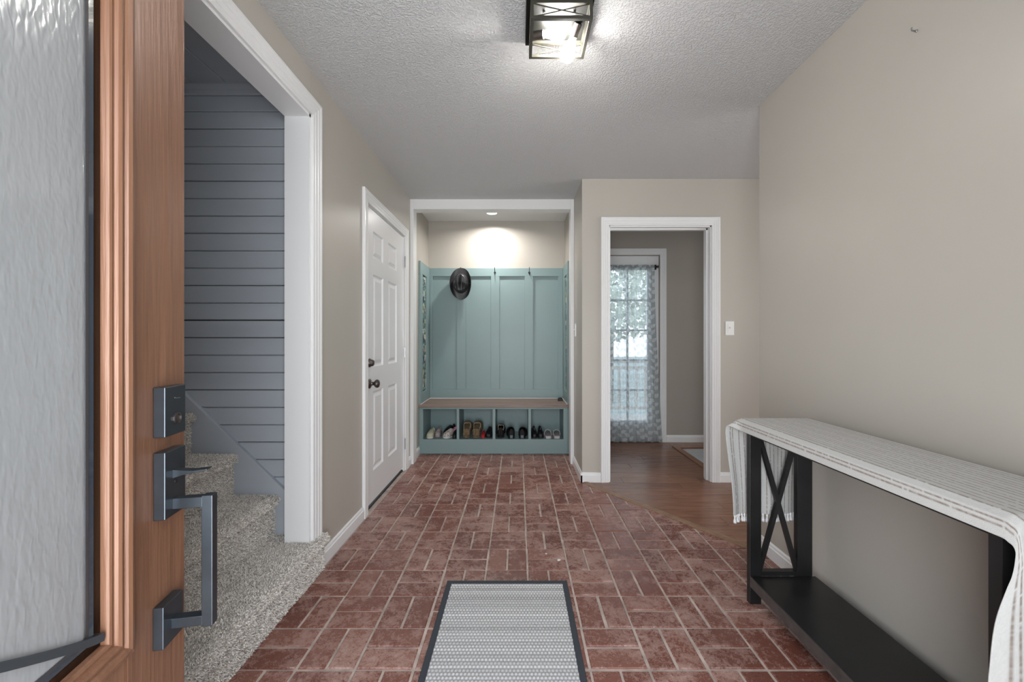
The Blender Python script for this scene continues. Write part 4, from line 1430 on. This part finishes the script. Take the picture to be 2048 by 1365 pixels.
# small black box on the seat
bx = thing('small_case', (0.447, 4.345, 0.499), 'small glossy black case at the right end of the wooden bench seat', 'case')
MB().prism([(0.424, 4.318), (0.470, 4.318), (0.474, 4.33), (0.474, 4.370), (0.424, 4.370), (0.420, 4.33)], lambda a, b, h: (a, b, h), 0.4995, 0.522, 0.004).build('body', M['ribbon'], bx)
MB().lathe([(0.022, 0), (0.022, 0.005), (0.016, 0.010), (0, 0.012)], (0.447, 4.344, 0.5215), (0, 0, 1), 20).build('lid', SM['gloss'], bx, smooth=True)

# ------------------------------------------------------------------ console table
ct = thing('console_table', (1.14, 1.30, 0), 'black narrow console table with X ends and a lower shelf against the right wall', 'table')
TX0, TX1, TY0, TY1 = 1.004, 1.274, 0.850, 1.800
box_obj('tabletop', 0.992, 1.292, 0.815, 1.822, 0.768, 0.793, M['black_wood'], ct, bevel=0.002)
MB().box(TX0 + 0.004, TX1 - 0.004, TY0 + 0.027, TY1 - 0.027, 0.730, 0.768).build('apron', M['black_wood'], ct)
for ye in (TY0, TY1 - 0.026):
    for xa, xb in ((TX0, TX0 + 0.049), (TX1 - 0.064, TX1)):
        box_obj('leg', xa, xb, ye, ye + 0.026, 0.0, 0.768, M['black_wood'], ct, bevel=0.0015)
    xi0, xi1 = TX0 + 0.049, TX1 - 0.064
    box_obj('rail', xi0, xi1, ye, ye + 0.026, 0.123, 0.142, M['black_wood'], ct)
    box_obj('rail', xi0, xi1, ye, ye + 0.026, 0.735, 0.768, M['black_wood'], ct)
    zc0, zc1 = 0.142, 0.735
    ym = ye + 0.013
    MB().bar((xi0 - 0.004, ym - 0.0005, zc0), (xi1 + 0.004, ym - 0.0005, zc1), 0.017, 0.017, (1, 0, 0)).build('brace', M['black_wood'], ct)
    MB().bar((xi1 + 0.004, ym + 0.0005, zc0), (xi0 - 0.004, ym + 0.0005, zc1), 0.017, 0.017, (1, 0, 0)).build('brace', M['black_wood'], ct)
box_obj('shelf', TX0 + 0.001, 1.286, TY0 + 0.026, TY1 - 0.026, 0.076, 0.123, M['black_wood'], ct, bevel=0.002)
box_obj('shelf_edge', TX0 - 0.0005, TX0 + 0.001, TY0 + 0.026, TY1 - 0.026, 0.078, 0.121, plain('worn_shelf_edge', (0.060, 0.052, 0.050), 0.45, var=0.3, vscale=25), ct)

# striped runner over the table
rn = thing('table_runner', (1.14, 1.30, 0.796), 'white table runner with taupe stripes and tasselled ends draped over the console table', 'table runner')
nu, nv = 190, 420
ZT = 0.7975
XB, XF = 1.280, 0.992            # back and front edge of the flat part
WF, HANG = XB - XF, 0.062        # overhang beyond the front edge
LD1, LT, LD2 = 0.435, 1.030, 0.46
YFAR, YNEAR = 1.833, 0.803
RC = 0.022
U = np.linspace(0, WF + HANG, nu)
S = np.linspace(0, LD1 + LT + LD2, nv)
V = np.zeros((nu, nv, 3))


def sm(x): x = min(1, max(0, x)); return x * x * (3 - 2 * x)


def fold(u_, dz, seed):
    """waves of the hanging ends, growing with the distance below the table edge"""
    a = min(1.0, dz / 0.30)
    return a * (0.011 * math.sin(u_ * 31 + seed) + 0.006 * math.sin(u_ * 63 + 1.7 * seed))


for i, u_ in enumerate(U):
    for j, s in enumerate(S):
        if s < LD1:
            dz = LD1 - s; yb = YFAR + 0.004; zb = ZT - dz; drop = dz; end = 1
        elif s > LD1 + LT:
            dz = s - LD1 - LT; yb = YNEAR - 0.004; zb = ZT - dz; drop = dz; end = 2
        else:
            yb = YFAR - (s - LD1); zb = ZT; drop = 0; end = 0
        # round the table edges
        dn = min(abs(s - LD1), abs(s - LD1 - LT))
        if dn < RC:
            k = (1 - dn / RC)
            zb -= 0.29 * RC * k * k
            yb -= (0.29 * RC * k * k) * (1 if abs(s - LD1) < RC else -1)
        fl1 = sm((LD1 + 0.06 - s) / 0.12); fl2 = sm((s - LD1 - LT) / 0.26)
        flat = max(fl1, fl2)                 # 1 where the overhang lies in the plane of the hanging end
        if u_ <= WF:
            x, y, z = XB - u_, yb, zb
            edge = u_ / WF
        else:
            e = u_ - WF
            phi = math.radians(82) * (1 - flat) + math.radians(6) * flat
            r0 = 0.016
            be = min(e, r0 * 1.5)
            x = XF - be * (1 - 0.35 * (1 - flat)) - (e - be) * math.cos(phi)
            z = zb - (0.45 * be * (1 - flat)) - (e - be) * math.sin(phi)
            y = yb
        if end == 1:
            y += 0.010 * sm(drop / 0.08) + fold(u_, drop, 0.6)
            x += (0.030 * sm(drop / 0.43)) * (u_ / (WF + HANG)) ** 2 - 0.01 * sm(drop / 0.43) * (1 - u_ / WF)
        if end == 2:
            y -= 0.008 * sm(drop / 0.08) - fold(u_, drop, 2.2)
            k = max(0, (u_ - WF * 0.7) / (WF * 0.3 + HANG))
            x += -0.020 * sm((drop - 0.08) / 0.25) * k ** 2
            y += 0.006 * k ** 2 * math.sin(drop * 15 + 0.4) * sm(drop / 0.1)
        V[i, j] = (x, y, z)
# stripes: bands of taupe threads running the length of the cloth
front = (WF + HANG) - U          # distance from the front hem
lines = [(0.0215, 0.0042), (0.0325, 0.0036), (0.0620, 0.0036)]
d_ = 0.085
kq = 0
while d_ < 0.345:
    lines.append((d_, 0.0030 if kq % 3 else 0.0038)); d_ += (0.0175 if kq % 3 != 1 else 0.0225); kq += 1
C = np.zeros((nu, nv, 3)); C[:] = (0.47, 0.465, 0.45)
C[:, :, :] *= (1 + np.random.normal(0, 0.02, (nu, nv, 1)))
for pos, wd in lines:
    msk = np.exp(-((front - pos) / (wd * 0.62)) ** 4)
    thread = np.clip(0.86 + 0.18 * np.random.normal(0, 1, nv), 0.4, 1.0)
    thread = np.where(np.random.rand(nv) < 0.05, 0.0, thread)
    k = (msk[:, None] * thread[None, :])[:, :, None]
    C = C * (1 - k) + np.array([0.215, 0.178, 0.150]) * k
ro = grid_mesh('cloth', V, M['runner'], rn, col=C)
s_ = ro.modifiers.new('thick', 'SOLIDIFY'); s_.thickness = 0.0028; s_.offset = 0
for jj, n_t in ((0, 22), (nv - 1, 22)):
    for q in range(n_t):
        i = int((q + 0.5) / n_t * (nu - 1))
        p = V[i, jj]
        sw = random.uniform(-0.006, 0.006)
        MB().tube([(p[0], p[1], p[2] + 0.002), (p[0], p[1], p[2] - 0.006), (p[0] + sw * .3, p[1], p[2] - 0.009), (p[0] + sw, p[1] + sw * .4, p[2] - 0.026), (p[0] + sw * 1.2, p[1], p[2] - 0.034)],
                  [.0035, .0058, .0036, .0072, .0066], 7).build('tassel', M['tassel'], rn, smooth=True)

# ------------------------------------------------------------------ doormat
dm = thing('doormat', (-0.05, 1.5, 0), 'grey woven doormat with a charcoal bound edge lying on the bricks', 'mat')
MX0, MX1, MY0, MY1 = -0.334, 0.231, 0.98, 1.938
BWD = 0.024
bo = MB().sweep_rect(lambda a, b, h: (a, b, h), MX0, MX1, MY0, MY1, [(0, 0.0015), (0, 0.0062), (-0.002, 0.0078), (-BWD + 0.002, 0.0078), (-BWD, 0.0068), (-BWD, 0.0015)])
bo.build('border', M['mat_border'], dm)
nu, nv = 330, 560
XX, YY = np.meshgrid(np.linspace(MX0 + BWD - 0.001, MX1 - BWD + 0.001, nu), np.linspace(MY0 + BWD - 0.001, MY1 - BWD + 0.001, nv), indexing='ij')
px_, py_ = 0.0134, 0.0158
rowi = np.floor(YY / py_)
nub = np.abs(np.sin(PI * XX / px_ + (rowi % 2) * PI / 2)) * np.abs(np.sin(PI * YY / py_))
ZZ = 0.0048 + 0.0024 * nub
rng = np.random.RandomState(5)
rowtone = rng.normal(0, 0.035, 400)[(rowi.astype(int)) % 400]
light = (rng.rand(400) < 0.55)[(rowi.astype(int)) % 400]
base = 0.42 + rowtone
C = base[:, :, None] * np.array([1.0, 0.995, 0.99])
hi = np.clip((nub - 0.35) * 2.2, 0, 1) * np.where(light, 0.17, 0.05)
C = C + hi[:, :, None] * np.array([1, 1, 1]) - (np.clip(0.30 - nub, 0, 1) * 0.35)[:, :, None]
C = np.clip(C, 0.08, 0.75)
grid_mesh('weave', np.stack([XX, YY, ZZ], -1), M['mat_weave'], dm, col=C)

# ------------------------------------------------------------------ switches and wall anchor
def switch(cx, cy, cz, ax, ay, nx, ny, label):
    t = thing('light_switch', (cx, cy, cz), label, 'switch')

    def f(a, b, h): return (cx + ax * a + nx * h, cy + ay * a + ny * h, cz + b)
    MB().prism([(-.035, -.057), (.035, -.057), (.035, .057), (-.035, .057)], f, 0.0003, 0.006, 0.003).build('plate', M['plastic_white'], t)
    MB().prism([(-.0165, -.034), (.0165, -.034), (.0165, .034), (-.0165, .034)], f, 0.006, 0.0075).build('bezel', M['plastic_white'], t)
    MB().prism([(-.004, -.002), (.004, -.002), (.004, .010), (-.004, .010)], f, 0.0075, 0.016, 0.002).build('toggle', M['plastic_white'], t)
    for zz in (-0.046, 0.046):
        MB().lathe([(0, 0), (.003, 0), (.002, .0008), (0, .0008)], f(0, zz, 0.0058), (nx, ny, 0), 10).build('screw', M['plastic_white'], t)


switch(1.700, YD, 1.238, 1, 0, 0, -1, 'white toggle switch on the wall right of the doorway')
switch(XH, 3.66, 1.232, 0, 1, -1, 0, 'white switch seen edge on, on the narrow hall wall')
an = thing('wall_hook', (XR, 1.368, 2.177), 'small metal screw hook high on the bare right wall', 'hook')
MB().lathe([(0, 0), (0.0045, 0), (0.004, 0.002), (0.0025, 0.004), (0, 0.004)], (XR - 0.0002, 1.368, 2.177), (-1, 0, 0), 12).build('collar', M['steel'], an)
MB().tube([(XR - 0.001, 1.368, 2.177), (XR - 0.014, 1.366, 2.176), (XR - 0.020, 1.364, 2.178), (XR - 0.022, 1.363, 2.184)], [.0022, .0022, .0022, .0026], 8).build('shank', M['steel'], an, smooth=True)

# tiny scraps on the bricks
for (sx_, sy_, r_, lab) in ((0.212, 2.128, 0.0085, 'pale paper scrap on the bricks just beyond the doormat'), (0.150, 2.19, 0.004, 'tiny white crumb on the bricks left of the paper scrap')):
    sc_ = MB().prism([(sx_ - r_, sy_ - r_ * .5), (sx_ + r_ * .3, sy_ - r_ * .7), (sx_ + r_ * 1.2, sy_ + r_ * .3), (sx_ + r_ * .2, sy_ + r_ * .9), (sx_ - r_ * .6, sy_ + r_ * .5)], lambda a, b, h: (a, b, h), 0.001, 0.0042)
    tag(sc_.build('scrap', M['plastic_white']), lab, 'scrap')

# ------------------------------------------------------------------ leaf print sheer curtain on its rod
cr = thing('curtain_rod', (1.1, YF - 0.045, 1.958), 'black curtain rod across the top of the glass door', 'curtain rod')
MB().tube([(0.60, YF - 0.045, 1.955), (1.545, YF - 0.045, 1.955)], 0.007, 12).build('rod', M['black_metal'], cr, smooth=True)
for bx_ in (0.63, 1.536):
    b_ = MB().box(bx_ - 0.010, bx_ + 0.010, YF - 0.004, YF - 0.0005 + 0.012, 1.930, 1.985).bar((bx_, YF - 0.002, 1.955), (bx_, YF - 0.050, 1.955), 0.012, 0.020, (1, 0, 0))
    b_.build('bracket', M['black_metal'], cr)
for ex in (0.598, 1.548):
    MB().lathe([(0, 0), (0.011, 0.002), (0.013, 0.010), (0.011, 0.018), (0, 0.02)], (ex - 0.01 if ex > 1 else ex + 0.01, YF - 0.045, 1.955), (1 if ex > 1 else -1, 0, 0), 14).build('finial', M['black_metal'], cr)
nu, nv = 300, 560
Uc = np.linspace(0, 1, nu); Vc = np.linspace(0, 1, nv)
UU, VV = np.meshgrid(Uc, Vc, indexing='ij')
ztop, zbot = 1.972, 0.018
zc = ztop + (zbot - ztop) * VV
xr = 1.505 + 0.085 * np.clip((VV - 0.10) / 0.9, 0, 1) ** 1.3
xx = 0.62 + (xr - 0.62) * UU
gather = np.clip(1 - VV * 4, 0.25, 1)
wave = 0.012 * np.sin(UU * 62) * (0.5 + 0.5 * VV) + 0.007 * np.sin(UU * 131 + 2) + 0.004 * np.sin(UU * 230 + 1) * gather
yy = YF - 0.062 + wave
# rod pocket wraps the rod
pocket = np.clip(1 - np.abs(zc - 1.955) / 0.016, 0, 1)
yy = yy * (1 - pocket) + (YF - 0.056 + wave * 0.3) * pocket
xx = xx + 0.004 * np.sin(UU * 62 + 1.2)
Xc, Zc = UU * 1.02, (1 - VV) * 1.95
leafm = np.zeros_like(UU)
rng = np.random.RandomState(11)
for vx in np.arange(0.03, 1.05, 0.105):
    ph = rng.rand() * 6.28
    stem = vx + 0.016 * np.sin(Zc * 7 + ph)
    leafm = np.maximum(leafm, (np.abs(Xc - stem) < 0.0018) * 1.0)
    zpos = rng.rand() * 0.05
    sd = 1
    while zpos < 1.95:
        cx = vx + 0.016 * math.sin(zpos * 7 + ph)
        a = math.radians(rng.uniform(32, 62))
        ln, wd = rng.uniform(0.058, 0.078), rng.uniform(0.016, 0.021)
        dxl, dzl = (Xc - cx) * sd, Zc - zpos
        p_ = dxl * math.sin(a) + dzl * math.cos(a); q_ = -dxl * math.cos(a) + dzl * math.sin(a)
        tq = np.clip(p_ / ln, 0, 1)
        prof_ = wd * (np.sin(PI * tq ** 0.75)) ** 0.9
        leafm = np.maximum(leafm, ((p_ > 0.004) & (p_ < ln) & (np.abs(q_) < prof_)) * 1.0)
        sd = -sd
        zpos += rng.uniform(0.036, 0.050)
dbl = np.zeros_like(UU)
dbl[(zc < 0.085)] = 0.9
dbl[UU > 0.985] = 0.8
dbl[(zc > 1.93)] = 0.9
dbl = np.maximum(dbl, np.clip(np.sin(UU * 62) * 1.3 - 0.9, 0, 1) * 0.4)
C = np.stack([leafm, dbl, np.zeros_like(leafm)], -1)
cu = grid_mesh('sheer_curtain', np.stack([xx, yy, zc], -1), M['sheer'], None, col=C)
tag(cu, 'sheer pale grey curtain printed with white leaves over the glass door', 'curtain')

# ------------------------------------------------------------------ outside the glass door: porch, railing, lawn, trees
porch = MB().box(-1.0, 4.0, YF + 0.13, 6.55, -0.12, -0.05)
structure('ground_porch', porch, M['outside_wood'], 'wooden porch deck outside the glass door', 'porch')
structure('ground_lawn', MB().box(-14, 18, 6.6, 40, -0.6, -0.5), M['lawn'], 'green lawn beyond the porch', 'lawn')
rl = thing('porch_railing', (1.4, 6.45, -0.05), 'pale wooden porch railing seen dimly through the curtain', 'railing')
for zz in (0.05, 0.68, 0.78): box_obj('rail', -0.6, 3.6, 6.43, 6.47, zz, zz + 0.05, M['outside_wood'], rl)
for px__ in (-0.6, 1.15, 2.6): box_obj('post', px__, px__ + 0.09, 6.40, 6.49, -0.05, 0.90, M['outside_wood'], rl)
for k in range(26): box_obj('baluster', -0.45 + k * 0.135, -0.41 + k * 0.135, 6.435, 6.465, 0.10, 0.68, M['outside_wood'], rl)
tree_labels = ['nearest leafy green tree beyond the porch railing', 'tall leafy green tree farther left beyond the railing', 'leafy green tree at the back right beyond the lawn']
for (tx_, ty_, th_, tr_), lab in zip(((2.4, 11.0, 4.2, 1.5), (-0.6, 14.5, 5.5, 1.9), (5.6, 17.0, 5.0, 2.2)), tree_labels):
    tr = thing('tree', (tx_, ty_, -0.5), lab, 'tree')
    MB().tube([(tx_, ty_, -0.5), (tx_ + .05, ty_, th_ * 0.3), (tx_ - .05, ty_ + .1, th_ * 0.75)], [0.16, 0.12, 0.05], 9).build('trunk', M['bark'], tr, smooth=True)
    n = 1500
    dirs = np.random.normal(0, 1, (n, 3)); dirs /= np.linalg.norm(dirs, axis=1)[:, None]
    rad = np.random.uniform(0.45, 1, (n, 1)) ** 0.5
    cpt = np.array([tx_, ty_, th_ * 0.66]) + dirs * rad * np.array([tr_, tr_, th_ * 0.42])
    a = np.random.normal(0, 1, (n, 3)); a /= np.linalg.norm(a, axis=1)[:, None]
    b = np.cross(a, np.random.normal(0, 1, (n, 3))); b /= np.linalg.norm(b, axis=1)[:, None]
    sz = np.random.uniform(0.07, 0.14, (n, 1))
    V4 = np.stack([cpt - a * sz, cpt + b * sz * .6, cpt + a * sz, cpt - b * sz * .6], 1).reshape(-1, 3)
    mb = MB(); mb.v = [tuple(v) for v in V4]; mb.f = [(4 * i, 4 * i + 1, 4 * i + 2, 4 * i + 3) for i in range(n)]
    mb.build('foliage', M['leaf'], tr, fix=False, kind='stuff')
